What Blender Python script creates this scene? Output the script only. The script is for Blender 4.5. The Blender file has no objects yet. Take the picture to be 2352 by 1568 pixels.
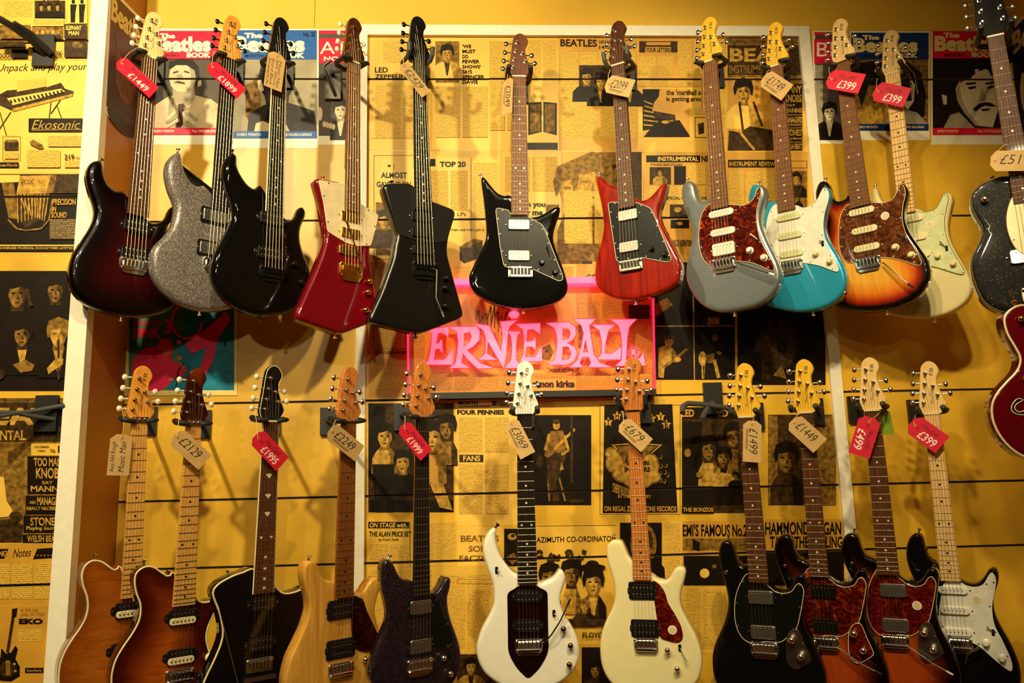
import bpy, bmesh, math, random
from mathutils import Vector, Matrix
from mathutils.geometry import delaunay_2d_cdt, tessellate_polygon
random.seed(11)
SC = bpy.context.scene
COL = SC.collection

# ------------------------------------------------------------ camera
F = 1984.0                                  # focal length in pixels of the 2352 x 1568 frame
_U = Vector((-263, 10750, -1984)).normalized()
_X = Vector((38500, 576, -1984)); _X = (_X - _U * _X.dot(_U)).normalized()
_Y = _U.cross(_X)
R3 = Matrix((_X, _Y, _U))                   # camera space -> world
CAMP = Vector((0, 0, 1.5))
cam_d = bpy.data.cameras.new('camera'); cam_d.sensor_width = 36; cam_d.lens = 36 * F / 2352
cam_d.clip_start = 0.05
cam = bpy.data.objects.new('camera', cam_d); COL.objects.link(cam)
cam.matrix_world = Matrix.Translation(CAMP) @ R3.to_4x4()
SC.camera = cam

# ------------------------------------------------------------ world, lights, exposure
SC.view_settings.view_transform = 'Standard'
SC.view_settings.look = 'None'
SC.view_settings.exposure = 0.0
SC.view_settings.gamma = 1.0
SC.view_settings.use_curve_mapping = False
w = bpy.data.worlds.new('world'); SC.world = w; w.use_nodes = True
w.node_tree.nodes['Background'].inputs[0].default_value = (1.0, 0.72, 0.36, 1)
w.node_tree.nodes['Background'].inputs[1].default_value = 0.02
WARM = (1.0, 0.84, 0.49)
def spot(loc, target, power, angle=70, radius=0.05, blend=0.6, color=WARM):  # makes the ceiling spots and the added fill lights alike
    d = bpy.data.lights.new('ceiling_or_fill_spot', 'SPOT'); d.energy = power; d.color = color
    d.spot_size = math.radians(angle); d.spot_blend = blend; d.shadow_soft_size = radius
    o = bpy.data.objects.new('ceiling_or_fill_spot_light', d); COL.objects.link(o); o.location = loc
    o.rotation_euler = (Vector(target) - Vector(loc)).to_track_quat('-Z', 'Y').to_euler()
    return o
SPOTS = [((-1.30, 0.45, 3.42), (-1.05, 2.7, 2.55), 255, 84), ((-0.30, 0.30, 3.42), (-0.25, 2.7, 1.95), 120, 95),
         ((0.55, 0.45, 3.42), (0.72, 2.6, 2.10), 140, 54), ((0.25, 0.45, 3.42), (1.20, 2.6, 1.5), 62, 60),
         # added fill lights behind the camera, for the chrome and the lower wall
         ((-0.9, -1.2, 2.75), (-0.85, 2.7, 1.8), 55, 56), ((0.7, -1.0, 3.35), (0.3, 2.7, 1.6), 30, 75), ((0.0, -2.4, 3.3), (0.0, 2.7, 1.9), 38, 70)]
for l, t, p, a in SPOTS:
    spot(l, t, p, a)

# ------------------------------------------------------------ pixel -> place
def ray(x, y):
    return R3 @ Vector(((x - 1176) / F, (784 - y) / F, -1))
def hit(x, y, P, n):
    d = ray(x, y)
    return CAMP + d * ((P - CAMP).dot(n) / d.dot(n))
WY = 2.72                                   # face of the slat wall
def onwall(x, y, Y=WY):
    return hit(x, y, Vector((0, Y, 0)), Vector((0, 1, 0)))

# ------------------------------------------------------------ materials
MATS = {}
def srgb(r, g, b):
    f = lambda c: (c / 255 / 12.92) if c / 255 <= 0.04045 else ((c / 255 + 0.055) / 1.055) ** 2.4
    return (f(r), f(g), f(b), 1)
def nmat(name):
    m = bpy.data.materials.new(name); m.use_nodes = True
    return m, m.node_tree.nodes, m.node_tree.links, m.node_tree.nodes['Principled BSDF']
def ramp(N, stops):
    r = N.new('ShaderNodeValToRGB'); e = r.color_ramp.elements
    while len(e) > 1: e.remove(e[0])
    e[0].position = stops[0][0]; e[0].color = stops[0][1]
    for p, c in stops[1:]:
        k = e.new(p); k.color = c
    return r
def plain(name, col, rough=0.5, metal=0.0, coat=0.0, emit=None, estr=0.0, var=0.06, scale=40, spec=0.5):
    """colour with a faint procedural mottling"""
    if name in MATS: return MATS[name]
    m, N, L, b = nmat(name)
    if len(col) == 3: col = (*col, 1)
    if var:
        tc = N.new('ShaderNodeTexCoord'); n = N.new('ShaderNodeTexNoise'); n.inputs['Scale'].default_value = scale
        n.inputs['Detail'].default_value = 3
        lo = tuple(c * (1 - var * 2) for c in col[:3]) + (1,); hi = tuple(min(1, c * (1 + var)) for c in col[:3]) + (1,)
        r = ramp(N, [(0.3, lo), (0.7, hi)])
        L.new(tc.outputs['Object'], n.inputs['Vector']); L.new(n.outputs['Fac'], r.inputs['Fac']); L.new(r.outputs['Color'], b.inputs['Base Color'])
    else:
        b.inputs['Base Color'].default_value = col
    b.inputs['Roughness'].default_value = rough; b.inputs['Metallic'].default_value = metal
    b.inputs['Coat Weight'].default_value = coat; b.inputs['Coat Roughness'].default_value = 0.04
    b.inputs['Specular IOR Level'].default_value = 0.12 if coat >= 0.8 else spec
    if emit:
        b.inputs['Emission Color'].default_value = (*emit[:3], 1); b.inputs['Emission Strength'].default_value = estr
    MATS[name] = m
    return m
def wood(name, c1, c2, rough=0.35, coat=0.3, sx=60, sy=4, dist=3.0):
    if name in MATS: return MATS[name]
    m, N, L, b = nmat(name)
    tc = N.new('ShaderNodeTexCoord'); mp = N.new('ShaderNodeMapping'); mp.inputs['Scale'].default_value = (sx, sy, sx)
    n = N.new('ShaderNodeTexNoise'); n.inputs['Scale'].default_value = 1.0; n.inputs['Detail'].default_value = 5; n.inputs['Distortion'].default_value = dist
    r = ramp(N, [(0.32, c1), (0.68, c2)])
    L.new(tc.outputs['Object'], mp.inputs['Vector']); L.new(mp.outputs['Vector'], n.inputs['Vector'])
    L.new(n.outputs['Fac'], r.inputs['Fac']); L.new(r.outputs['Color'], b.inputs['Base Color'])
    b.inputs['Roughness'].default_value = rough; b.inputs['Coat Weight'].default_value = coat; b.inputs['Coat Roughness'].default_value = 0.05
    b.inputs['Specular IOR Level'].default_value = 0.12 if coat >= 0.8 else 0.25
    MATS[name] = m
    return m
def burst(name, stops, rough=0.3, flame=False):
    """sunburst paint: colour runs with the distance to the body's rim (its own paint job)"""
    if name in MATS: return MATS[name]
    m, N, L, b = nmat(name)
    at = N.new('ShaderNodeAttribute'); at.attribute_name = 'rim'
    mul = N.new('ShaderNodeMath'); mul.operation = 'MULTIPLY'; mul.inputs[1].default_value = 10.0     # 10 cm -> 1
    tc = N.new('ShaderNodeTexCoord'); mp = N.new('ShaderNodeMapping'); mp.inputs['Scale'].default_value = (14, 70, 14) if flame else (50, 5, 50)
    n = N.new('ShaderNodeTexNoise'); n.inputs['Scale'].default_value = 1; n.inputs['Detail'].default_value = 4; n.inputs['Distortion'].default_value = 1.5
    r = ramp(N, stops)
    mx = N.new('ShaderNodeMix'); mx.data_type = 'RGBA'; mx.blend_type = 'MULTIPLY'; mx.inputs['Factor'].default_value = 0.55 if flame else 0.35
    r2 = ramp(N, [(0.3, (0.45, 0.4, 0.35, 1)), (0.65, (1, 1, 1, 1))])
    L.new(at.outputs['Fac'], mul.inputs[0]); L.new(mul.outputs[0], r.inputs['Fac'])
    L.new(tc.outputs['Object'], mp.inputs['Vector']); L.new(mp.outputs['Vector'], n.inputs['Vector']); L.new(n.outputs['Fac'], r2.inputs['Fac'])
    L.new(r.outputs['Color'], mx.inputs['A']); L.new(r2.outputs['Color'], mx.inputs['B']); L.new(mx.outputs['Result'], b.inputs['Base Color'])
    b.inputs['Roughness'].default_value = rough; b.inputs['Coat Weight'].default_value = 1.0; b.inputs['Coat Roughness'].default_value = 0.03; b.inputs['Specular IOR Level'].default_value = 0.12
    MATS[name] = m
    return m
def sparkle(name, base, fleck, thresh=0.62, scale=420, coat=1.0, rough=0.35, metal=0.3):
    if name in MATS: return MATS[name]
    m, N, L, b = nmat(name)
    tc = N.new('ShaderNodeTexCoord'); v = N.new('ShaderNodeTexVoronoi'); v.inputs['Scale'].default_value = scale
    s = N.new('ShaderNodeSeparateColor'); r = ramp(N, [(thresh, base), (min(thresh + 0.3, 0.99), fleck)])
    L.new(tc.outputs['Object'], v.inputs['Vector']); L.new(v.outputs['Color'], s.inputs['Color']); L.new(s.outputs['Red'], r.inputs['Fac'])
    L.new(r.outputs['Color'], b.inputs['Base Color'])
    b.inputs['Roughness'].default_value = rough; b.inputs['Metallic'].default_value = metal; b.inputs['Specular IOR Level'].default_value = 0.15
    b.inputs['Coat Weight'].default_value = coat; b.inputs['Coat Roughness'].default_value = 0.04
    MATS[name] = m
    return m
def tortoise(name, dark, mid, hot):
    if name in MATS: return MATS[name]
    m, N, L, b = nmat(name)
    tc = N.new('ShaderNodeTexCoord'); n = N.new('ShaderNodeTexNoise'); n.inputs['Scale'].default_value = 45; n.inputs['Detail'].default_value = 4
    n.inputs['Distortion'].default_value = 1.6; r = ramp(N, [(0.38, dark), (0.58, mid), (0.74, hot)])
    L.new(tc.outputs['Object'], n.inputs['Vector']); L.new(n.outputs['Fac'], r.inputs['Fac']); L.new(r.outputs['Color'], b.inputs['Base Color'])
    b.inputs['Roughness'].default_value = 0.15; b.inputs['Coat Weight'].default_value = 0.6; b.inputs['Coat Roughness'].default_value = 0.04
    MATS[name] = m
    return m
def newsprint(name, paper, ink):
    """small print: rows of dashes, too fine to build"""
    if name in MATS: return MATS[name]
    m, N, L, b = nmat(name)
    tc = N.new('ShaderNodeTexCoord'); sp = N.new('ShaderNodeSeparateXYZ')
    L.new(tc.outputs['Object'], sp.inputs[0])
    mu = N.new('ShaderNodeMath'); mu.operation = 'MULTIPLY'; mu.inputs[1].default_value = 190.0
    fr = N.new('ShaderNodeMath'); fr.operation = 'FRACT'
    gt = N.new('ShaderNodeMath'); gt.operation = 'GREATER_THAN'; gt.inputs[1].default_value = 0.48
    L.new(sp.outputs['Z'], mu.inputs[0]); L.new(mu.outputs[0], fr.inputs[0]); L.new(fr.outputs[0], gt.inputs[0])
    mp = N.new('ShaderNodeMapping'); mp.inputs['Scale'].default_value = (420, 1, 190)
    n = N.new('ShaderNodeTexNoise'); n.inputs['Scale'].default_value = 1.0; n.inputs['Detail'].default_value = 2
    L.new(tc.outputs['Object'], mp.inputs['Vector']); L.new(mp.outputs['Vector'], n.inputs['Vector'])
    r = ramp(N, [(0.40, (0, 0, 0, 1)), (0.62, (1, 1, 1, 1))]); L.new(n.outputs['Fac'], r.inputs['Fac'])
    m2 = N.new('ShaderNodeMath'); m2.operation = 'MULTIPLY'; L.new(gt.outputs[0], m2.inputs[0]); L.new(r.outputs['Color'], m2.inputs[1])
    mx = N.new('ShaderNodeMix'); mx.data_type = 'RGBA'; mx.inputs['A'].default_value = paper; mx.inputs['B'].default_value = ink
    L.new(m2.outputs[0], mx.inputs['Factor']); L.new(mx.outputs['Result'], b.inputs['Base Color'])
    b.inputs['Roughness'].default_value = 0.6
    MATS[name] = m
    return m

# ------------------------------------------------------------ mesh helpers
def link(name, mesh, mat=None, parent=None, loc=None, rot=None, scale=None):
    if mat is not None and len(mesh.materials) == 0: mesh.materials.append(mat)
    o = bpy.data.objects.new(name, mesh); COL.objects.link(o)
    if parent is not None: o.parent = parent
    if loc is not None: o.location = loc
    if rot is not None: o.rotation_euler = rot
    if scale is not None: o.scale = scale
    return o
def empty(name, loc=(0, 0, 0)):
    o = bpy.data.objects.new(name, None); COL.objects.link(o); o.location = loc; o.empty_display_size = 0.05
    return o
def tag(o, label, cat, group=None):
    o['label'] = label; o['category'] = cat
    if group: o['group'] = group
    return o
class MB:
    def __init__(s): s.v = []; s.f = []
    def add(s, v, f):
        k = len(s.v); s.v += [tuple(p) for p in v]; s.f += [tuple(i + k for i in q) for q in f]; return s
    def box(s, a, b):
        x0, y0, z0 = a; x1, y1, z1 = b
        return s.add([(x0, y0, z0), (x1, y0, z0), (x1, y1, z0), (x0, y1, z0), (x0, y0, z1), (x1, y0, z1), (x1, y1, z1), (x0, y1, z1)],
                     [(3, 2, 1, 0), (4, 5, 6, 7), (0, 1, 5, 4), (1, 2, 6, 5), (2, 3, 7, 6), (3, 0, 4, 7)])
    def tube(s, pts, r, n=8, closed=False, caps=True):
        pts = [Vector(p) for p in pts]; m = len(pts); rr = r if isinstance(r, (list, tuple)) else [r] * m
        V = []; up = None
        for i, p in enumerate(pts):
            a = pts[(i - 1) % m] if (closed or i > 0) else p
            c = pts[(i + 1) % m] if (closed or i < m - 1) else p
            t = (c - a).normalized()
            if up is None:
                up = Vector((0, 0, 1)) if abs(t.z) < 0.9 else Vector((1, 0, 0))
            u = (up - t * up.dot(t)).normalized(); up = u; w_ = t.cross(u)
            for k in range(n):
                an = 2 * math.pi * k / n
                V.append(p + (u * math.cos(an) + w_ * math.sin(an)) * rr[i])
        Fc = []
        for i in range(m if closed else m - 1):
            j = (i + 1) % m
            for k in range(n):
                k2 = (k + 1) % n
                Fc.append((i * n + k, i * n + k2, j * n + k2, j * n + k))
        if caps and not closed:
            Fc.append(tuple(range(n))[::-1]); Fc.append(tuple((m - 1) * n + k for k in range(n)))
        return s.add(V, Fc)
    def lathe(s, prof, n=16, o=(0, 0, 0)):
        """profile of (radius, z) turned about local z"""
        V = []; m = len(prof)
        for r, z in prof:
            for k in range(n):
                a = 2 * math.pi * k / n
                V.append((o[0] + r * math.cos(a), o[1] + r * math.sin(a), o[2] + z))
        Fc = [(i * n + k, i * n + (k + 1) % n, (i + 1) * n + (k + 1) % n, (i + 1) * n + k) for i in range(m - 1) for k in range(n)]
        Fc.append(tuple(range(n))[::-1]); Fc.append(tuple((m - 1) * n + k for k in range(n)))
        return s.add(V, Fc)
    def prism(s, out, z0, z1, bev=0.0):
        """flat plate from a 2D outline, with a small chamfer on its upper rim"""
        out = ccw(out); n = len(out)
        V = [(x, y, z0) for x, y in out]
        if bev:
            ins = inset(out, bev); V += [(x, y, z1 - bev) for x, y in out] + [(x, y, z1) for x, y in ins]; lay = 3
        else:
            V += [(x, y, z1) for x, y in out]; lay = 2
        Fc = [(l * n + i, l * n + (i + 1) % n, (l + 1) * n + (i + 1) % n, (l + 1) * n + i) for l in range(lay - 1) for i in range(n)]
        Fc.append(tuple(range(n))[::-1]); Fc.append(tuple((lay - 1) * n + i for i in range(n)))
        return s.add(V, Fc)
    def mesh(s, name, smooth=35):
        me = bpy.data.meshes.new(name); me.from_pydata(s.v, [], s.f); me.update()
        if smooth:
            me.shade_smooth(); me.set_sharp_from_angle(angle=math.radians(smooth))
        return me
    def obj(s, name, mat, parent=None, smooth=35, **k):
        return link(name, s.mesh(name, smooth), mat, parent, **k)
def area2(p): return sum(p[i][0] * p[(i + 1) % len(p)][1] - p[(i + 1) % len(p)][0] * p[i][1] for i in range(len(p)))
def ccw(p): return list(p) if area2(p) > 0 else list(p)[::-1]
def inset(p, d):
    n = len(p); o = []
    for i in range(n):
        a = Vector(p[i - 1]); b = Vector(p[i]); c = Vector(p[(i + 1) % n])
        t1 = (b - a).normalized() if (b - a).length > 1e-9 else Vector((1, 0)); t2 = (c - b).normalized() if (c - b).length > 1e-9 else t1
        n1 = Vector((-t1.y, t1.x)); n2 = Vector((-t2.y, t2.x)); m = n1 + n2
        if m.length < 1e-6: m = n1.copy()
        m.normalize(); k = max(0.5, m.dot(n1))
        q = b + m * (d / k); o.append((q.x, q.y))
    return o
def smooth_closed(p, n=120):
    """closed Catmull-Rom through the traced points, evenly resampled"""
    m = len(p); P = [Vector(q) for q in p]; dense = []
    for i in range(m):
        a, b, c, d = P[i - 1], P[i], P[(i + 1) % m], P[(i + 2) % m]
        for k in range(8):
            t = k / 8
            dense.append(0.5 * ((2 * b) + (c - a) * t + (2 * a - 5 * b + 4 * c - d) * t * t + (3 * b - a - 3 * c + d) * t ** 3))
    return resample(dense, n)
def resample(dense, n):
    L = [0.0]; m = len(dense)
    for i in range(m): L.append(L[-1] + (dense[(i + 1) % m] - dense[i]).length)
    out = []; j = 0
    for k in range(n):
        s = L[-1] * k / n
        while L[j + 1] < s: j += 1
        t = (s - L[j]) / max(1e-9, L[j + 1] - L[j]); q = dense[j].lerp(dense[(j + 1) % m], t)
        out.append((q.x, q.y))
    return out
def rounded_closed(p, r, n=120):
    """polygon with its corners rounded"""
    m = len(p); P = [Vector(q) for q in p]; dense = []
    for i in range(m):
        a, b, c = P[i - 1], P[i], P[(i + 1) % m]
        ra = min(r, (a - b).length * 0.45); rc = min(r, (c - b).length * 0.45)
        s0 = b + (a - b).normalized() * ra; s1 = b + (c - b).normalized() * rc
        for k in range(6):
            t = k / 5; dense.append(s0 * (1 - t) ** 2 + b * 2 * t * (1 - t) + s1 * t * t)
    return resample(dense, n)
TXT = {}
def text_mesh(s, bold=0.0, shear=0.0):
    """lettering as a mesh, scaled to a unit box, face in +z"""
    key = (s, bold, shear)
    if key in TXT: return TXT[key]
    cu = bpy.data.curves.new('lettering', 'FONT'); cu.body = s; cu.size = 1; cu.offset = bold; cu.shear = shear
    cu.resolution_u = 3
    ob = bpy.data.objects.new('lettering', cu); COL.objects.link(ob)
    me = bpy.data.meshes.new_from_object(ob)
    bpy.data.objects.remove(ob); bpy.data.curves.remove(cu)
    v = [q.co.copy() for q in me.vertices]; f = [tuple(p.vertices) for p in me.polygons]
    bpy.data.meshes.remove(me)
    if not v: v = [Vector((0, 0, 0)), Vector((1, 1, 0))]
    x0 = min(q.x for q in v); x1 = max(q.x for q in v); y0 = min(q.y for q in v); y1 = max(q.y for q in v)
    v = [((q.x - x0) / max(1e-6, x1 - x0), (q.y - y0) / max(1e-6, y1 - y0)) for q in v]
    TXT[key] = (v, f)
    return TXT[key]
def letter(s, origin, ux, uy, mat, parent, bold=0.0, shear=0.0, name='lettering'):
    v, f = text_mesh(s, bold, shear)
    return MB().add([origin + ux * a + uy * b for a, b in v], f).obj(name, mat, parent, smooth=0)

# ------------------------------------------------------------ the room
XL = onwall(338.5, 0).x                      # inner corner on the left
_d = ray(253, 0); CY = XL / _d.x * _d.y      # front of the papered column on the left
XR = onwall(2322, 120).x                     # inner corner on the right
GZ = [onwall(1100, y).z for y in (182, 503.5, 915, 1133, 1286)]      # slots between the boards
CEIL = 3.62
ochre = plain('ochre_board', srgb(228, 177, 48), 0.38, var=0.12, scale=6)
ochre2 = plain('ochre_plaster', srgb(232, 180, 48), 0.55, var=0.05, scale=3)
ochre3 = plain('ochre_return_shaded', srgb(178, 108, 20), 0.45, var=0.08, scale=4)  # base colour lowered to carry the shade on the return wall
slotm = plain('slot_shadow', srgb(22, 13, 4), 0.9)  # near-black standing in for the shade down in the slots
whitep = plain('white_paint', srgb(246, 238, 214), 0.35, var=0.03)
blackm = plain('satin_black', (0.012, 0.011, 0.010), 0.42)
def struct(o):
    o['kind'] = 'structure'; return o
struct(MB().box((XL - 0.02, WY + 0.018, 0), (XR + 0.02, WY + 0.12, CEIL)).obj('wall_back', slotm, smooth=0))
wall = bpy.data.objects['wall_back']
ZTOP = onwall(1100, 66).z
edges = [0.0] + sorted(GZ) + [ZTOP]
G = 0.0035
for a, b in zip(edges[:-1], edges[1:]):
    MB().box((XL, WY, a + G), (XR, WY + 0.018, b - G if b < ZTOP else b)).obj('plank', ochre, wall, smooth=0)
for z in GZ: MB().box((XL, WY + 0.003, z - G - 0.001), (XR, WY + 0.0175, z + G + 0.001)).obj('slot_shade_strip', slotm, wall, smooth=0)  # dark fill painting the shade inside the slots
xs = onwall(723, 30).x
MB().box((XL, WY, ZTOP), (xs - 0.0008, WY + 0.018, CEIL)).obj('plaster_panel', ochre2, wall, smooth=0)
MB().box((xs + 0.0008, WY, ZTOP), (XR, WY + 0.018, CEIL)).obj('plaster_panel', ochre2, wall, smooth=0)
# column on the left: papered front, ochre return towards the slat wall
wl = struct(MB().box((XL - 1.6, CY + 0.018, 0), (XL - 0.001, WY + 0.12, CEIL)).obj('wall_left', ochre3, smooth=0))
CG = [onwall(100, y, CY).z for y in (94, 452, 1342)]
cedges = [0.0] + sorted(CG) + [CEIL]
px0 = onwall(207, 60, CY).x
for z in CG: MB().box((XL - 1.6, CY + 0.003, z - G - 0.001), (px0, CY + 0.0175, z + G + 0.001)).obj('slot_shade_strip', slotm, wl, smooth=0)  # same painted shade in the column's slots
for a, b in zip(cedges[:-1], cedges[1:]):
    MB().box((XL - 1.6, CY, a + G), (px0 + 0.002, CY + 0.018, b - G)).obj('plank', ochre, wl, smooth=0)
struct(MB().box((px0 + 0.004, CY - 0.012, 0), (XL, CY + 0.03, CEIL)).obj('trim_1', whitep, smooth=0))
# white frame round the papered panel in the middle
tx0 = onwall(815, 1168).x; tx1 = onwall(838, 1168).x
tx2 = onwall(1899, 820).x; tx3 = onwall(1925, 820).x
tz0 = onwall(1050, 80, WY - 0.015).z; tz1 = onwall(1050, 57, WY - 0.015).z
for i, (a, b) in enumerate((((tx0, WY - 0.015, 0), (tx1, WY, tz0)), ((tx2, WY - 0.015, 0), (tx3, WY, tz0)), ((tx0, WY - 0.0155, tz0), (tx3, WY, tz1)))):
    struct(MB().box(a, b).obj('trim_%d' % (i + 2), whitep, smooth=0))
wr = struct(MB().box((XR, -3.2, 0), (XR + 0.1, WY + 0.12, CEIL)).obj('wall_right', ochre2, smooth=0))
struct(MB().box((XL - 1.7, -3.2, 0), (XL - 1.6, CY + 0.1, CEIL)).obj('wall_side', plain('side_wall_paint', srgb(110, 80, 36), 0.7), smooth=0))
struct(MB().box((XL - 1.7, -3.3, 0), (XR + 0.1, -3.2, CEIL)).obj('wall_front', plain('dark_shop_wall', srgb(70, 48, 26), 0.7), smooth=0))
struct(MB().box((XL - 1.7, -3.3, -0.1), (XR + 0.1, WY + 0.12, 0)).obj('floor', wood('floor_boards', srgb(96, 62, 34), srgb(130, 88, 50), sx=8, sy=1), smooth=0))
struct(MB().box((XL - 1.7, -3.3, CEIL), (XR + 0.1, WY + 0.12, CEIL + 0.1)).obj('ceiling', plain('ceiling_paint', srgb(64, 50, 30), 0.8), smooth=0))

# ------------------------------------------------------------ prints pasted on the wall
PAPER = srgb(226, 178, 58)
TONE = {'k': plain('ink_black', srgb(26, 16, 5), 0.42, var=0.15, scale=25, spec=0.2), 'd': plain('ink_dark', srgb(66, 44, 14), 0.45, var=0.38, scale=70, spec=0.2),
        'm': plain('ink_mid', srgb(140, 102, 34), 0.5, var=0.36, scale=70, spec=0.2), 'l': plain('ink_light', srgb(196, 150, 56), 0.5, var=0.26, scale=70, spec=0.2),
        'p': plain('newspaper', PAPER, 0.5, var=0.10, scale=8), 'q': plain('newspaper_pale', srgb(238, 190, 74), 0.5, var=0.06, scale=8),
        'o': plain('newspaper_tan', srgb(208, 150, 42), 0.5, var=0.12, scale=8), 'w': plain('poster_white', srgb(246, 236, 206), 0.4, var=0.03),
        'R': plain('print_red', srgb(226, 24, 62), 0.38, var=0.05, spec=0.2), 'B': plain('print_blue', srgb(38, 96, 176), 0.38, var=0.05, spec=0.2),
        'N': plain('print_navy', srgb(24, 50, 110), 0.38, var=0.05, spec=0.2),
        'g': plain('photo_grey', srgb(170, 158, 128), 0.4, var=0.12, scale=12, spec=0.2), 'G': plain('photo_dark_grey', srgb(84, 74, 64), 0.4, var=0.15, scale=12, spec=0.2),
        'K': plain('photo_black', srgb(30, 24, 22), 0.4, var=0.15, scale=12, spec=0.2), 's': plain('photo_skin', srgb(222, 202, 160), 0.4, var=0.1, scale=14, spec=0.2),
        'u': plain('photo_umber', srgb(74, 44, 38), 0.4, var=0.15, spec=0.2), 'c': plain('print_cyan', srgb(24, 130, 160), 0.4, var=0.25, scale=16, spec=0.2),
        'P': plain('print_pink', srgb(236, 38, 90), 0.4, var=0.06, spec=0.2), 'T': plain('print_teal', srgb(70, 130, 96), 0.4, var=0.2, scale=14, spec=0.2),
        'y': plain('print_cream', srgb(240, 214, 130), 0.4, spec=0.2), 'S': plain('print_salmon', srgb(240, 96, 90), 0.4, spec=0.2),
        'b': plain('photo_brown', srgb(128, 78, 58), 0.4, var=0.2, spec=0.2), 'V': plain('print_violet', srgb(70, 34, 44), 0.4, spec=0.2)}
COLP = newsprint('small_print', PAPER, srgb(118, 82, 24))
COLD = newsprint('small_print_reversed', srgb(40, 26, 8), srgb(206, 160, 62))
WBANDS = [(a + G, b - G) for a, b in zip(edges[:-1], edges[1:])]
CBANDS = [(a + G, b - G) for a, b in zip(cedges[:-1], cedges[1:])]
def clipz(p, lo, hi):
    for s, lim in ((1, lo), (-1, hi)):
        o = []
        for i in range(len(p)):
            a, b = p[i - 1], p[i]; da = s * (a[1] - lim); db = s * (b[1] - lim)
            if (da >= 0) != (db >= 0):
                t = da / (da - db); o.append((a[0] + (b[0] - a[0]) * t, lim))
            if db >= 0: o.append(b)
        p = o
        if len(p) < 3: return []
    return p
class Print:
    """a sheet pasted on the boards; its inks are thin layers on it, cut where the slots run"""
    n = 0
    def __init__(s, name, label, cat, rect, tone='p', Y=WY, bands=WBANDS, group=None, slope=True):
        Print.n += 1
        s.Y = Y - 0.0004 - 0.00005 * (Print.n % 7); s.bands = bands; s.lay = 0; s.Y0 = Y
        x0, y0, x1, y1 = rect
        q = [s.w(x0, y0), s.w(x1, y0), s.w(x1, y1), s.w(x0, y1)]
        c = Vector((sum(p[0] for p in q) / 4, s.Y, sum(p[1] for p in q) / 4)); s.c = c
        m = MB()
        for lo, hi in bands:
            p = clipz(q, lo, hi)
            if p:
                n = len(p); p = ccw(p)
                m.add([(x - c.x, 0, z - c.z) for x, z in p] + [(x - c.x, Y - s.Y, z - c.z) for x, z in p],
                      [tuple(range(n)), tuple(range(n, 2 * n))[::-1]] + [(i, n + i, n + (i + 1) % n, (i + 1) % n) for i in range(n)])
        s.o = m.obj(name, TONE[tone], None, smooth=0, loc=c)
        tag(s.o, label, cat, group)
        s.acc = {}
    def w(s, x, y):
        p = onwall(x, y, s.Y0); return (p.x, p.z)
    def poly(s, pts, tone, kind='printed_shape'):
        pts = [s.w(*p) for p in pts]; s.lay += 1
        z = -0.00012 * s.lay
        for lo, hi in s.bands:
            p = clipz(ccw(pts), lo, hi)
            if len(p) > 2:
                V = [Vector((x - s.c.x, z, y - s.c.z)) for x, y in p]
                if kind == 'printed_line':                       # strokes too fine to pick apart
                    s.acc.setdefault((kind, tone), MB()).add(V, [tuple(range(len(V)))])
                else:
                    MB().add(V, [tuple(range(len(V)))]).obj(kind, TONE[tone], s.o, smooth=0)
        return s
    def r(s, x0, y0, x1, y1, tone, kind='printed_area'):
        return s.poly([(x0, y0), (x1, y0), (x1, y1), (x0, y1)], tone, kind)
    def e(s, cx, cy, rx, ry, tone, kind='printed_shape', n=20, rot=0.0):
        ca, sa = math.cos(rot), math.sin(rot)
        return s.poly([(cx + rx * math.cos(2 * math.pi * k / n) * ca - ry * math.sin(2 * math.pi * k / n) * sa,
                        cy + rx * math.cos(2 * math.pi * k / n) * sa + ry * math.sin(2 * math.pi * k / n) * ca) for k in range(n)], tone, kind)
    def line(s, pts, wd, tone, kind='printed_line'):
        for a, b in zip(pts[:-1], pts[1:]):
            d = Vector((b[0] - a[0], b[1] - a[1])); d.normalize(); nx, ny = -d.y * wd / 2, d.x * wd / 2
            s.poly([(a[0] + nx, a[1] + ny), (b[0] + nx, b[1] + ny), (b[0] - nx, b[1] - ny), (a[0] - nx, a[1] - ny)], tone, kind)
        return s
    def box(s, x0, y0, x1, y1, wd, tone):
        return s.line([(x0, y0), (x1, y0), (x1, y1), (x0, y1), (x0, y0)], wd, tone)
    def t(s, txt, x0, y0, x1, y1, tone='k', bold=0.02, shear=0.0, dy=0.0):
        a = s.w(x0, y1); b = s.w(x1, y1 + dy); c = s.w(x0, y0); s.lay += 1
        z = -0.00012 * s.lay - 0.0004
        letter(txt, Vector((a[0] - s.c.x, z, a[1] - s.c.z)), Vector((b[0] - a[0], 0, b[1] - a[1])), Vector((c[0] - a[0], 0, c[1] - a[1])), TONE[tone], s.o, bold, shear)
        return s
    def cols(s, x0, y0, x1, y1, n=1, gap=5, mat=None):
        wd = (x1 - x0 - gap * (n - 1)) / n; s.lay += 1
        for i in range(n):
            xa = x0 + i * (wd + gap); m = MB(); q = [s.w(xa, y0), s.w(xa + wd, y0), s.w(xa + wd, y1), s.w(xa, y1)]
            for lo, hi in s.bands:
                p = clipz(ccw(q), lo, hi)
                if len(p) > 2: m.add([(x - s.c.x, -0.00012 * s.lay, z - s.c.z) for x, z in p], [tuple(range(len(p)))])
            if m.v: m.obj('text_column', mat or COLP, s.o, smooth=0)
        return s
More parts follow.
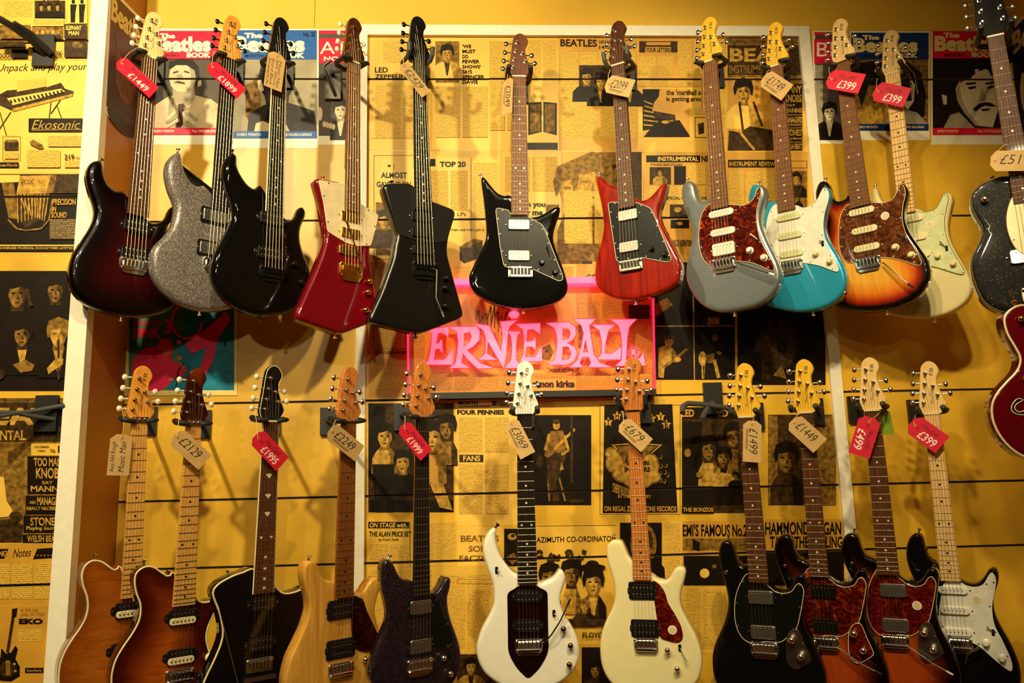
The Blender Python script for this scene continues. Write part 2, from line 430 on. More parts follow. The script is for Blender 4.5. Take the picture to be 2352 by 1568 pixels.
    def person(s, cx, top, h, face='l', hair='k', body='d', shirt=None, wide=1.0, face_marks=True, lean=0.0):
        """generic printed figure, head and shoulders"""
        u = h / 10.0; x = cx + lean
        s.poly([(cx - 4.2 * u * wide, top + h), (cx - 4.0 * u * wide, top + 7.0 * u), (cx - 2.6 * u * wide, top + 5.6 * u), (cx - 0.9 * u, top + 5.0 * u),
                (cx + 0.9 * u, top + 5.0 * u), (cx + 2.6 * u * wide, top + 5.6 * u), (cx + 4.0 * u * wide, top + 7.0 * u), (cx + 4.2 * u * wide, top + h)], body)
        sh = {'q': 'l', 'l': 'm', 'm': 'd', 'd': 'k', 's': 'g', 'p': 'm'}.get(face, 'd')
        s.poly([(cx + 0.9 * u, top + 5.2 * u), (cx + 2.6 * u * wide, top + 5.6 * u), (cx + 4.0 * u * wide, top + 7.0 * u), (cx + 4.2 * u * wide, top + h), (cx + 1.8 * u * wide, top + h)], {'q': 'l', 'l': 'm', 'm': 'd', 'd': 'k', 'o': 'm', 's': 'g', 'G': 'K', 'p': 'l'}.get(body, body))
        if shirt:
            s.poly([(cx - 0.9 * u, top + 5.0 * u), (cx + 0.9 * u, top + 5.0 * u), (cx + 0.2 * u, top + 9.0 * u), (cx - 0.2 * u, top + 9.0 * u)], shirt)
        s.poly([(cx - 0.8 * u, top + 4.2 * u), (cx + 0.8 * u, top + 4.2 * u), (cx + 1.0 * u, top + 5.5 * u), (cx - 1.0 * u, top + 5.5 * u)], sh)
        s.poly([(x + a * u, top + b * u) for a, b in ((-1.4, 2.2), (-1.0, 1.2), (0, 0.9), (1.0, 1.2), (1.4, 2.2), (1.35, 3.3), (1.0, 4.3), (0.4, 4.95), (-0.3, 5.0), (-0.9, 4.4), (-1.35, 3.3))], face)
        s.poly([(x + a * u, top + b * u) for a, b in ((0.35, 1.2), (1.0, 1.2), (1.4, 2.2), (1.35, 3.3), (1.0, 4.3), (0.4, 4.95), (0.2, 4.9), (0.75, 4.0), (0.65, 3.0), (0.25, 2.6))], sh)
        s.poly([(x + a * u, top + b * u) for a, b in ((-1.7, 3.6), (-2.0, 2.2), (-1.6, 0.7), (0, 0.0), (1.6, 0.6), (2.0, 2.1), (1.75, 3.7), (1.4, 3.2), (1.25, 2.2), (0.5, 1.75), (-0.5, 2.05), (-1.15, 2.1), (-1.35, 3.0))], hair)
        if face_marks and h > 30:
            for sx in (-1, 1): s.e(x + sx * 0.58 * u, top + 2.75 * u, 0.34 * u, 0.14 * u, hair, n=8)
            s.poly([(x, top + 2.8 * u), (x + 0.3 * u, top + 3.6 * u), (x - 0.1 * u, top + 3.65 * u)], sh)
            s.e(x, top + 4.2 * u, 0.45 * u, 0.09 * u, hair, n=8)
        return s
    def done(s):
        for (kind, tone), m in s.acc.items():
            if m.v: m.obj(kind, TONE[tone], s.o, smooth=0)['kind'] = 'stuff'
        return s.o
CL = 'newspaper clipping'
def news(label, rect, tone='p', **k):
    return Print('newspaper_clipping', label, CL, rect, tone, group='clippings on the middle panel', **k)
def photo(label, rect, tone='k', **k):
    return Print('printed_photograph', label, 'photo print', rect, tone, **k)

# --- middle panel, first row
p = news('yellowed newspaper clipping in the top left corner of the framed panel', (847, 84, 990, 344))
p.cols(880, 95, 995 - 6, 146, 2).t('LED', 861, 155, 891, 167, bold=0.03).t('ZEPPELIN', 861, 171, 933, 181, bold=0.03).cols(862, 194, 984, 316, 2).line([(850, 318), (988, 318)], 1, 'm').done()
p = news('clipping with WE MUST DO FEWER SHOWS headline beside a man in a tie', (992, 84, 1204, 344), 'q')
p.r(1000, 95, 1055, 190, 'm').person(1027, 100, 82, 'l', 'k', 'q', 'd')
for i, (tx, x1) in enumerate((("'WE", 1082), ('MUST', 1092), ('DO', 1075), ('FEWER', 1101), ("SHOWS'", 1104), ('SAYS', 1084), ('SPENCER', 1112), ('DAVIS', 1097))):
    p.t(tx, 1062, 103 + i * 11.7, x1, 111 + i * 11.7, bold=0.025)
p.cols(1000, 200, 1120, 316, 2).cols(1124, 95, 1200, 300, 2).done()
p = news('loudspeaker advert with two tall cabinets right of the rosewood neck', (1206, 84, 1281, 348))
p.cols(1212, 92, 1278, 176, 2).r(1206, 183, 1281, 327, 'q')
for xa, sg in ((1213, 1), (1248, -1)):
    p.poly([(xa, 236 if sg > 0 else 234), (xa + 31, 234 if sg > 0 else 237), (xa + 31, 303 if sg > 0 else 311), (xa, 311 if sg > 0 else 303)], 'k')
    p.poly([(xa + (5 if sg > 0 else 3), 240), (xa + (28 if sg > 0 else 26), 239), (xa + (28 if sg > 0 else 26), 301), (xa + (5 if sg > 0 else 3), 305)], 'm')
p.r(1206, 328, 1281, 344, 'k').done()
p = news('clipping with bold capital headline above a printed group of musicians, top middle', (1283, 84, 1465, 346), 'o')
p.t('BEATLES', 1287, 90, 1371, 107, bold=0.03, dy=1).t('NEW RECORD', 1376, 93, 1422, 101).t('14-SHOT HIT', 1376, 105, 1460, 113).cols(1288, 118, 1460, 316, 4)
p.r(1330, 150, 1463, 234, 'd').t("BRAND-BEAT", 1352, 155, 1436, 163, 'k')
for i in range(4): p.person(1347 + i * 33, 156 + (i % 2) * 10, 78, 'l', 'k', 'k', 'l' if i % 2 else None)
p.done()
p = news('clipping with YOUR LETTERS in a dark box', (1467, 84, 1668, 200), 'o')
p.r(1468, 95, 1556, 121, 'd').r(1484, 97, 1540, 104, 'o').r(1482, 108, 1541, 121, 'o').t('YOUR LETTERS', 1483, 110, 1540, 120, bold=0.03).cols(1470, 128, 1548, 198, 2).cols(1556, 90, 1664, 198, 3).done()
p = news('clipping with striped-shirt keyboard player beside a two-line bold headline', (1467, 202, 1668, 346))
p.t("the 'marshall sound", 1530, 206, 1636, 219, bold=0.03).t('is getting around', 1530, 222, 1628, 236, bold=0.03)
p.r(1476, 205, 1584, 315, 'o').poly([(1476, 205), (1515, 205), (1513, 222), (1502, 236), (1498, 256), (1520, 268), (1545, 282), (1518, 292), (1480, 300), (1476, 300)], 'k')
for i in range(6): p.line([(1478, 232 + i * 11), (1499 + i * 3, 240 + i * 10)], 3, 'l')
p.poly([(1500, 255), (1550, 264), (1552, 278), (1504, 272)], 'd').poly([(1478, 315), (1500, 288), (1560, 276), (1584, 312), (1584, 315)], 'k').e(1528, 281, 9, 4, 'l')
p.cols(1594, 245, 1664, 262, 1).box(1596, 270, 1640, 316, 1, 'd').poly([(1602, 285), (1616, 282), (1616, 306), (1604, 309)], 'd').cols(1644, 268, 1664, 318).done()
p = Print('magazine_cover', 'music magazine cover with seated man in braces, behind the turquoise guitar neck', 'magazine cover', (1671, 84, 1843, 346), 'm')
p.t('ON STAGE AND BRIAN BENNETT TELLS', 1674, 93, 1835, 100, 'd').r(1671, 104, 1843, 172, 'd')
p.t('BEAT', 1676, 111, 1812, 142, 'l', 0.03).t('INSTRUMENTAL', 1674, 150, 1790, 169, 'm', 0.03)
p.r(1671, 178, 1792, 345, 'o').person(1707, 178, 118, 'l', 'k', 'q', None, wide=0.8)
p.line([(1698, 236), (1706, 300)], 5, 'd').line([(1730, 234), (1750, 290)], 5, 'd').poly([(1671, 345), (1674, 300), (1700, 305), (1722, 290), (1776, 300), (1790, 345)], 'd').line([(1696, 300), (1732, 345)], 6, 'l')
for y0, y1 in ((194, 262), (266, 292), (296, 324), (329, 345)): p.r(1797, y0, 1842, y1, 'k')
for tx, x0, y0, x1, y1 in (('MANY', 1803, 198, 1840, 215), ('KNOBS', 1801, 218, 1840, 236), ('SAY', 1806, 240, 1826, 246), ('MANNS', 1802, 249, 1841, 260), ('MANAGERS', 1800, 269, 1841, 283), ('NECESSARY?', 1802, 285, 1840, 290), ("STONES'", 1802, 298, 1841, 313), ('Playing Secrets', 1800, 316, 1841, 323), ('WELSH BEAT', 1801, 331, 1841, 344)):
    p.t(tx, x0, y0, x1, y1, 'l', 0.03)
p.done()
# --- second row
p = news('boxed clipping headed ALMOST with a small portrait, behind the black angular guitar', (847, 347, 978, 600), 'q')
p.box(859, 357, 974, 596, 1.2, 'd').e(894, 381, 4, 3, 'd').line([(905, 377), (905, 389)], 1.5, 'd').t('ALMOST', 875, 396, 935, 409, bold=0.03).t('GAVE UP ON', 865, 417, 944, 430, bold=0.03).cols(905, 436, 970, 590, 1)
p.r(863, 465, 900, 586, 'm').person(882, 480, 90, 'l', 'k', 'd').done()
p = news('hit parade clipping headed TOP 20 in light boxes', (980, 347, 1150, 600))
p.r(983, 362, 1080, 498, 'q').t('I', 988, 365, 1000, 382, 'k', 0.06).t('TOP 20', 1010, 371, 1070, 384, bold=0.05).cols(990, 392, 1074, 484, 2).t("L.P's", 1050, 488, 1070, 496).line([(1082, 362), (1082, 596)], 1, 'd').cols(1088, 374, 1144, 500, 1)
p.t("THEN ARE THEY JUST A", 1035, 526, 1112, 532, 'd').poly([(1056, 566), (1088, 548), (1108, 552), (1108, 590), (1066, 605), (1056, 596)], 'd').poly([(1056, 566), (1088, 548), (1108, 552), (1074, 571)], 'm').done()
p = news('pale advert reading when you hear me beside the black offset guitar', (1152, 349, 1286, 600), 'q')
p.t('when you', 1176, 463, 1253, 479, bold=0.05).t('hear me', 1182, 481, 1247, 495, bold=0.05).r(1254, 470, 1284, 500, 'm').cols(1160, 360, 1280, 440, 2).cols(1160, 515, 1280, 590, 2).done()
p = photo('faded poster of two tall figures behind the red offset guitar neck', (1288, 348, 1474, 600), 'o')
p.r(1440, 349, 1474, 600, 'd').r(1372, 350, 1440, 430, 'm').t('WRITTEN', 1380, 378, 1436, 420, 'd', 0.03)
p.person(1318, 366, 240, 'l', 'm', 'm', None, wide=0.42).person(1360, 348, 252, 'l', 'm', 'm', None, wide=0.42).cols(1296, 440, 1430, 560, 2).done()
p = news('clipping under a black bar lettered INSTRUMENTAL NEWS', (1476, 349, 1668, 600), 'o')
p.r(1484, 357, 1608, 373, 'k').t('INSTRUMENTAL', 1511, 360, 1604, 370, 'q', 0.03).t('NEWS', 1611, 358, 1648, 372, bold=0.04).t('STRUNG SEAR STOLEN!', 1494, 376, 1567, 381)
p.r(1492, 384, 1541, 424, 'd').person(1516, 384, 40, 'l', 'k', 'l').r(1548, 382, 1575, 424, 'k').cols(1580, 378, 1620, 424, 1).cols(1490, 430, 1664, 500, 4).t('SPECIAL COMPETITION', 1530, 452, 1622, 459, 'k', 0.03)
p.r(1538, 470, 1586, 499, 'd').e(1556, 482, 8, 6, 'l').r(1540, 505, 1582, 524, 'k').e(1560, 514, 8, 4, 'l').t('SPARKS OF INSPIRATION!', 1538, 551, 1588, 566, 'k').cols(1490, 528, 1530, 596).cols(1594, 505, 1664, 596, 2).done()
p = news('clipping under a black bar lettered INSTRUMENT REVIEW', (1670, 349, 1856, 600), 'o')
p.r(1672, 367, 1787, 385, 'k').t('INSTRUMENT REVIEWS', 1675, 371, 1784, 382, 'l', 0.03).box(1791, 370, 1853, 386, 1.2, 'd').cols(1674, 391, 1786, 596, 3).r(1796, 392, 1853, 482, 'm').person(1828, 394, 60, 'l', 'k', 'd').line([(1842, 398), (1834, 470)], 3, 'd').e(1834, 476, 10, 13, 'k').done()
# --- third row, round and behind the lit sign
p = news('narrow boxed clipping left of the lit sign', (847, 602, 936, 912), 'o')
p.box(858, 614, 932, 802, 1, 'd').cols(866, 740, 930, 798, 1).t("SEARCHERS ON BIG", 862, 806, 934, 813, 'd', 0.03).t('I', 859, 824, 862, 832).cols(862, 826, 932, 896, 2).done()
p = news('clipping with scribbled drawing behind the letters of the lit sign', (938, 602, 1212, 912))
p.cols(1000, 612, 1080, 668, 2).cols(990, 856, 1200, 896, 4).cols(1095, 760, 1200, 830, 2).cols(945, 770, 975, 890)
for k in range(9): p.line([(1092 + 9 * k, 735 + 12 * math.sin(k * 2.1)), (1100 + 9 * k, 712 + 14 * math.sin(k * 1.3)), (1104 + 8 * k, 760 + 9 * math.cos(k))], 1.6, 'd')
p.t('HITS', 1087, 658, 1110, 670, 'd').done()
p = news('pale clipping with large violet name under the lit sign', (1214, 602, 1322, 906), 'q')
p.t('"voice of the', 1258, 844, 1318, 853, 'd', 0.02).t('simon kirke', 1222, 873, 1320, 890, 'V', 0.06).cols(1222, 612, 1316, 640, 2).poly([(1242, 800), (1262, 790), (1272, 808), (1262, 828), (1246, 824)], 'm').e(1256, 806, 5, 4, 'd').cols(1222, 858, 1318, 869, 1).done()
p = news('tan clipping with dark corner photo behind the right end of the lit sign', (1324, 602, 1502, 902), 'o')
p.t('COLUMN', 1347, 630, 1412, 645, 'k', 0.02).cols(1330, 655, 1440, 735, 2).cols(1330, 745, 1495, 880, 4).r(1444, 700, 1492, 732, 'd').r(1310 + 18, 745, 1345, 800, 'm').done()
p = photo('dark sheet of four concert photographs right of the lit sign', (1504, 602, 1688, 872), 'k')
p.line([(1504, 749), (1686, 748)], 2.5, 'l').line([(1591, 602), (1595, 872)], 2.5, 'l').poly([(1505, 696), (1532, 684), (1545, 700), (1505, 728)], 'm').r(1625, 729, 1652, 745, 'l')
p.person(1536, 766, 66, 'l', 'd', 'l', None, wide=0.7).poly([(1512, 800), (1530, 792), (1545, 800), (1530, 838), (1512, 865)], 'l').line([(1522, 846), (1578, 802)], 7, 'm').e(1556, 826, 8, 6, 'l').poly([(1514, 850), (1526, 842), (1524, 868), (1512, 866)], 'l')
p.e(1613, 824, 9, 17, 'l').line([(1612, 838), (1613, 870)], 3, 'l').line([(1618, 838), (1616, 870)], 3, 'm').poly([(1622, 815), (1640, 812), (1640, 834), (1624, 834)], 'm').line([(1640, 826), (1650, 868)], 8, 'l').e(1651, 811, 6, 5, 'm').e(1642, 776, 7, 8, 'm').done()
p = photo('large black concert photograph beside the right white post', (1694, 602, 1896, 884), 'k')
p.e(1790, 790, 40, 60, 'd').person(1770, 720, 90, 'd', 'k', 'd').poly([(1745, 800), (1765, 790), (1768, 870), (1750, 872)], 'd').poly([(1775, 862), (1795, 838), (1806, 870)], 'm').done()
# --- fourth row
p = photo('dark group photograph of long haired band, behind the purple guitar neck', (846, 926, 1042, 1176), 'd')
p.r(846, 926, 884, 1100, 'k').r(850, 1148, 1042, 1176, 'k')
p.person(884, 968, 120, 'l', 'k', 'l', None, wide=0.6).poly([(855, 1066), (906, 1066), (902, 1176), (862, 1176)], 'k').person(925, 1030, 110, 'l', 'k', 'k', None, wide=0.8).person(992, 962, 150, 'l', 'k', 'o', None, wide=0.55).person(1026, 948, 120, 'm', 'k', 'm', None, wide=0.5).e(1028, 957, 18, 6, 'k').poly([(985, 1105), (1018, 1110), (1040, 1172), (1010, 1165)], 'l').done()
p = news('letters page with FANS in a dark box, left of the white guitar neck', (1046, 918, 1196, 1206), 'q')
p.t('MONTH', 1052, 921, 1097, 930, bold=0.04).line([(1054, 934), (1128, 932)], 4, 'm').t('News', 1142, 921, 1170, 934, 'k', 0.03, 0.3).r(1130, 920, 1141, 932, 'd').t('FOUR PENNIES', 1050, 941, 1158, 952, bold=0.05).cols(1054, 958, 1168, 1038, 2).r(1055, 1044, 1110, 1061, 'd').t('FANS', 1064, 1046, 1103, 1059, 'q', 0.02).cols(1054, 1066, 1168, 1180, 2).done()
p = photo('black photograph of a guitarist standing on stage, behind the white guitar', (1198, 953, 1358, 1160), 'k')
p.e(1278, 976, 8, 11, 'l').e(1278, 968, 9, 6, 'd').poly([(1264, 990), (1292, 988), (1302, 1012), (1296, 1048), (1262, 1048), (1256, 1020)], 'm').poly([(1256, 1040), (1302, 1040), (1290, 1082), (1276, 1110), (1286, 1148), (1270, 1152), (1256, 1098)], 'd')
p.line([(1258, 1046), (1320, 985)], 6, 'l').e(1262, 1038, 14, 9, 'm', rot=-0.8).line([(1262, 996), (1252, 1034)], 7, 'l').line([(1296, 1000), (1306, 1034), (1290, 1044)], 6, 'l').line([(1258, 1100), (1262, 1150)], 4, 'm').line([(1284, 1096), (1298, 1150)], 4, 'm').poly([(1285, 1080), (1290, 1060), (1295, 1078)], 'l').r(1310, 955, 1316, 1110, 'd').e(1240, 1060, 8, 16, 'd').e(1322, 1150, 22, 5, 'd').done()
p = Print('record_poster', 'black record poster with stars, yellow cloud and music notes', 'poster', (1376, 926, 1566, 1184), 'p')
p.box(1378, 930, 1562, 1181, 1.2, 'd').poly([(1388, 931), (1544, 928), (1556, 1176), (1384, 1178)], 'k')
def star(P, cx, cy, r, tone):
    P.poly([(cx + (r if k % 2 == 0 else r * 0.45) * math.sin(math.pi * k / 5), cy - (r if k % 2 == 0 else r * 0.45) * math.cos(math.pi * k / 5)) for k in range(10)], tone)
for ch, x, y in (('T', 1397, 969), ('H', 1417, 955), ('E', 1436, 948), ('M', 1476, 952), ('O', 1496, 961), ('V', 1517, 957), ('E', 1530, 975)):
    star(p, x, y, 12, 'l'); p.e(x, y, 7, 7, 'o'); p.t(ch, x - 4, y - 6, x + 4, y + 6, 'k', 0.03)
star(p, 1462, 1040, 62, 'l'); star(p, 1462, 1040, 54, 'k'); star(p, 1462, 1040, 48, 'm')
for cx, cy, rx, ry in ((1412, 1062, 18, 22), (1404, 1040, 12, 10), (1432, 1085, 24, 20), (1465, 1095, 34, 26), (1492, 1070, 18, 26), (1500, 1095, 14, 12), (1422, 1050, 12, 16)): p.e(cx, cy, rx + 4, ry + 4, 'm')
for cx, cy, rx, ry in ((1412, 1062, 18, 22), (1404, 1040, 12, 10), (1432, 1085, 24, 20), (1465, 1095, 34, 26), (1492, 1070, 18, 26), (1500, 1095, 14, 12)): p.e(cx, cy, rx, ry, 'l')
p.t('LONDONERS', 1440, 1058, 1490, 1068, 'k', 0.04).t('INVADERS', 1434, 1072, 1492, 1084, 'k', 0.04)
for x, y in ((1518, 1050), (1519, 1072), (1530, 1070), (1517, 1088), (1528, 1086), (1534, 1092), (1518, 1104), (1526, 1106)): p.line([(x, y - 5), (x + 2, y), (x - 1, y + 4), (x - 4, y + 1)], 1.2, 'l')
p.t('CHERRY BLOSSOM', 1406, 1108, 1446, 1130, 'l', 0.02, -0.2, 14).t('IN THE COUNTRY', 1418, 1136, 1494, 1144, 'l', 0.02).t('ON REGAL ZONOPHONE RECORDS', 1387, 1162, 1552, 1174, 'o', 0.02).done()
p = photo('dark photograph of shirtless band with yellow caption strip below', (1566, 935, 1710, 1178), 'd')
p.r(1566, 935, 1710, 962, 'k').t('LED', 1566, 940, 1594, 957, 'o', 0.03).t('LD', 1649, 940, 1672, 957, 'o', 0.03).r(1568, 966, 1706, 1116, 'd').r(1568, 1118, 1706, 1160, 'k').r(1568, 968, 1612, 1116, 'k')
p.person(1628, 998, 118, 'm', 'k', 'l', None, wide=0.5).person(1684, 966, 120, 'm', 'k', 'm', None, wide=0.5).person(1661, 1022, 100, 'm', 'k', 'l', 'k', wide=0.6).poly([(1640, 1118), (1655, 1085), (1690, 1090), (1700, 1118)], 'l').person(1688, 1082, 40, 'm', 'k', 'k').e(1578, 1040, 8, 10, 'm').e(1605, 1090, 8, 7, 'm').r(1565, 1162, 1638, 1177, 'k').t('THE BONZOS', 1567, 1165, 1637, 1175, 'o', 0.03).done()
p = photo('brown dim portrait photograph behind the second yellow headstock', (1764, 952, 1920, 1160), 'd')
p.r(1764, 954, 1786, 1160, 'm').person(1806, 1010, 150, 'm', 'k', 'd', None, wide=0.6).r(1850, 954, 1920, 1160, 'm').done()
# --- fifth row
p = news('clipping with black ON STAGE bar, left of the purple guitar neck', (846, 1196, 1050, 1300))
p.r(846, 1198, 940, 1213, 'k').t('ON STAGE with..', 849, 1200, 938, 1211, 'q', 0.02, 0.2).t('THE ALAN PRICE SET', 848, 1220, 945, 1232, 'k', 0.03).t('by Kevin Swift', 870, 1236, 916, 1243, 'd', 0.02).cols(848, 1250, 940, 1296, 2).line([(942, 1198), (942, 1298)], 1.4, 'k').cols(952, 1200, 1046, 1290, 2).done()
p = news('pale clipping in outlined capitals beside the white guitar horn', (1052, 1208, 1156, 1300), 'q')
p.t('BEATLES', 1058, 1229, 1146, 1244, 'm', 0.03).t('SONG', 1076, 1253, 1136, 1267, 'm', 0.03).t('FACTORY', 1055, 1275, 1150, 1287, 'm', 0.03).done()
p = photo('small dark photo strip left of the white guitar neck', (1158, 1214, 1228, 1300), 'k')
p.e(1176, 1232, 10, 8, 'l').e(1178, 1230, 5, 4, 'd').poly([(1162, 1280), (1180, 1268), (1190, 1286), (1176, 1296)], 'm').done()
p = news('clipping headed AZIMUTH CO-ORDINATOR above a band in hats', (1230, 1204, 1420, 1480), 'p')
p.line([(1232, 1208), (1416, 1206)], 1.4, 'd').t('AZIMUTH CO-ORDINATOR', 1206 + 26, 1233, 1414, 1246, 'k', 0.015, dy=-3)
for k in range(26): p.e(1280 + 62 * math.sin(k * 1.7), 1276 + 10 * math.cos(k * 2.3), 7, 4, 'd', n=7, rot=k)
p.person(1262, 1288, 130, 'm', 'k', 'd', None, wide=0.5).person(1312, 1280, 130, 'm', 'k', 'l', None, wide=0.4).person(1362, 1300, 130, 'l', 'k', 'd', 'l', wide=0.55).e(1360, 1302, 30, 8, 'k').e(1360, 1296, 15, 10, 'k').person(1342, 1372, 66, 'l', 'm', 'd').r(1300, 1420, 1400, 1436, 'd').t('FLOYD', 1337, 1451, 1384, 1463, 'k', 0.02).done()
p = photo('dark portrait print behind the maple neck of the cream guitar', (1424, 1200, 1520, 1346), 'k')
p.e(1478, 1250, 30, 48, 'm').person(1474, 1212, 130, 'm', 'd', 'd').done()
p = news('narrow column clipping right of the cream guitar neck', (1522, 1196, 1566, 1346)); p.cols(1526, 1200, 1562, 1340).done()
p = news('clipping with FAMOUS No.2 headline over a studio photograph', (1567, 1196, 1752, 1346), 'o')
p.t("EMI'S FAMOUS No.2", 1562 + 6, 1203, 1716, 1232, 'k', 0.03).r(1568, 1236, 1752, 1264, 'm').poly([(1590, 1236), (1608, 1246), (1606, 1266), (1592, 1262)], 'k').line([(1612, 1260), (1748, 1246)], 1.2, 'd').r(1570, 1276, 1752, 1344, 'k').e(1618, 1316, 11, 11, 'q').e(1640, 1300, 5, 5, 'm').done()
p = news('clipping in heavy black two-line capitals behind the burst guitars', (1756, 1192, 1940, 1346), 'o')
p.t('HAMMOND ORGAN', 1735 + 22, 1198, 1932, 1228, 'k', 0.03).t('TAKES THE ROLLING', 1768, 1231, 1935, 1258, 'k', 0.03).r(1757, 1264, 1938, 1344, 'k').done()
p = news('column clipping below the studio photograph beside the cream guitar', (1560, 1348, 1760, 1500)); p.cols(1566, 1352, 1756, 1490, 4).done()
p = news('long column clipping between the purple and white guitars', (1000, 1302, 1140, 1500)); p.cols(1006, 1320, 1136, 1490, 2).box(1050, 1330, 1132, 1340, 1, 'm').done()
p = news('column clipping left behind the purple guitar', (846, 1302, 998, 1568)); p.cols(850, 1308, 992, 1560, 3).done()
p = photo('small printed portrait of a curly haired person at the bottom of the panel', (1050, 1502, 1140, 1600), 'd')
p.person(1082, 1508, 80, 'l', 'k', 'l', 'd').done()
p = photo('dark photo print between the white and cream guitars', (1336, 1486, 1460, 1600), 'k')
p.person(1368, 1516, 80, 'm', 'k', 'd').done()
p = news('clipping with columns above the dark print beside the white guitar', (1142, 1302, 1228, 1400), 'q'); p.cols(1146, 1310, 1224, 1396, 2).done()

# --- magazine posters of the two ochre bays
def cover(label, rect, band, txtc, foot, draw, small='No. 32', hd=('The', 'Beatles', 'MONTHLY', 'BOOK')):
    x0, y0, x1, y1 = rect
    P = Print('magazine_poster', label, 'poster', (x0 - 3, y0 - 8, x1 + 3, y1 + 22), 'w', group='magazine cover posters')
    P.r(x0, y0, x1, y1, 'G'); h = y1 - y0; wd = x1 - x0
    draw(P, x0, y0 + h * 0.27, x1, y1 - h * 0.065)
    P.r(x0, y0, x1, y0 + h * 0.27, band); P.r(x0, y1 - h * 0.065, x1, y1, band)
    P.t(hd[0], x0 + wd * 0.14, y0 + h * 0.025, x0 + wd * 0.36, y0 + h * 0.075, txtc, 0.06)
    P.t(hd[1], x0 + wd * 0.02, y0 + h * 0.055, x0 + wd * 0.86, y0 + h * 0.205, txtc, 0.05)
    P.t(hd[2], x0 + wd * 0.15, y0 + h * 0.225, x0 + wd * 0.42, y0 + h * 0.25, 'k', 0.02)
    P.t(hd[3], x0 + wd * 0.52, y0 + h * 0.21, x0 + wd * 0.86, y0 + h * 0.26, txtc, 0.06)
    P.t('EVERY MONTH', x0 + wd * 0.06, y1 - h * 0.045, x0 + wd * 0.34, y1 - h * 0.02, txtc, 0.02)
    P.t(foot, x0 + wd * 0.60, y1 - h * 0.045, x0 + wd * 0.94, y1 - h * 0.02, txtc, 0.02)
    if small: P.t(small, x1 - wd * 0.16, y0 + h * 0.02, x1 - wd * 0.02, y0 + h * 0.06, 'k', 0.02)
    P.done(); return P
def pol(P, x0, y0, pts, t): P.poly([(x0 + a, y0 + b) for a, b in pts], t)
def d_upturned(P, x0, y0, x1, y1):
    W_ = x1 - x0; H_ = y1 - y0
    P.r(x0, y0, x1, y1, 'G'); P.r(x0, y0, x0 + 30, y1 - 52, 'K')
    pol(P, x0, y0, [(0, H_), (4, 110), (44, 84), (100, 82), (140, 92), (W_, 108), (W_, H_)], 's')                       # shirt
    pol(P, x0, y0, [(44, 84), (56, 92), (52, 130), (66, 150), (50, H_), (40, H_)], 'g')
    pol(P, x0, y0, [(50, 56), (100, 54), (104, 88), (90, 106), (70, 112), (54, 92)], 'g')                               # neck
    pol(P, x0, y0, [(42, 22), (44, 6), (66, 0), (98, 2), (112, 18), (114, 44), (106, 60), (100, 30), (80, 20), (58, 22)], 'K')   # hair
    pol(P, x0, y0, [(46, 24), (60, 14), (84, 14), (102, 26), (106, 46), (100, 66), (84, 76), (62, 74), (48, 62), (43, 42)], 's')  # face
    pol(P, x0, y0, [(90, 18), (102, 26), (106, 46), (100, 66), (84, 76), (92, 58), (94, 36)], 'g')
    pol(P, x0, y0, [(52, 30), (64, 26), (66, 30), (54, 34)], 'G'); pol(P, x0, y0, [(78, 26), (92, 30), (90, 33), (78, 30)], 'G')
    pol(P, x0, y0, [(60, 36), (72, 34), (76, 42), (64, 45)], 'g'); pol(P, x0, y0, [(54, 54), (64, 50), (78, 53), (82, 58), (66, 56)], 'G')
    pol(P, x0, y0, [(110, 50), (118, 48), (118, 60), (110, 64)], 's')
    pol(P, x0, y0, [(64, 104), (78, 102), (82, 114), (74, 122), (76, 148), (70, H_), (58, H_), (66, 126)], 'u')         # tie
    for k in range(4): pol(P, x0, y0, [(76 + 2 * k, 112 + 10 * k), (90, 112 + 10 * k), (114 - 3 * k, 128 + 10 * k), (108 - 3 * k, 136 + 9 * k), (82, 122 + 10 * k)], 's' if k % 2 == 0 else 'g')
    for k in range(3): pol(P, x0, y0, [(64, 112 + 12 * k), (66, 120 + 12 * k), (40, 142 + 8 * k), (34, 138 + 8 * k)], 'g' if k % 2 else 's')
def d_back(P, x0, y0, x1, y1):
    W_ = x1 - x0; H_ = y1 - y0
    P.r(x0, y0, x1, y1, 'g'); pol(P, x0, y0, [(30, 60), (60, 40), (66, 110), (44, 150), (30, 130)], 'm')
    pol(P, x0, y0, [(66, 14), (84, 2), (112, 0), (134, 10), (144, 36), (140, 66), (130, 84), (128, 104), (78, 106), (74, 84), (62, 64), (60, 36)], 'K')
    pol(P, x0, y0, [(58, 48), (66, 46), (72, 70), (66, 76), (58, 62)], 's'); pol(P, x0, y0, [(136, 50), (146, 46), (146, 60), (138, 72)], 's')
    pol(P, x0, y0, [(80, 74), (126, 74), (130, 104), (78, 106)], 'u')
    pol(P, x0, y0, [(34, H_), (38, 124), (74, 104), (132, 100), (W_ - 6, 118), (W_, H_)], 'K')
    pol(P, x0, y0, [(50, H_), (54, H_ - 18), (70, H_ - 24), (88, H_ - 16), (92, H_)], 's'); pol(P, x0, y0, [(104, H_), (106, H_ - 16), (120, H_ - 22), (132, H_)], 's')
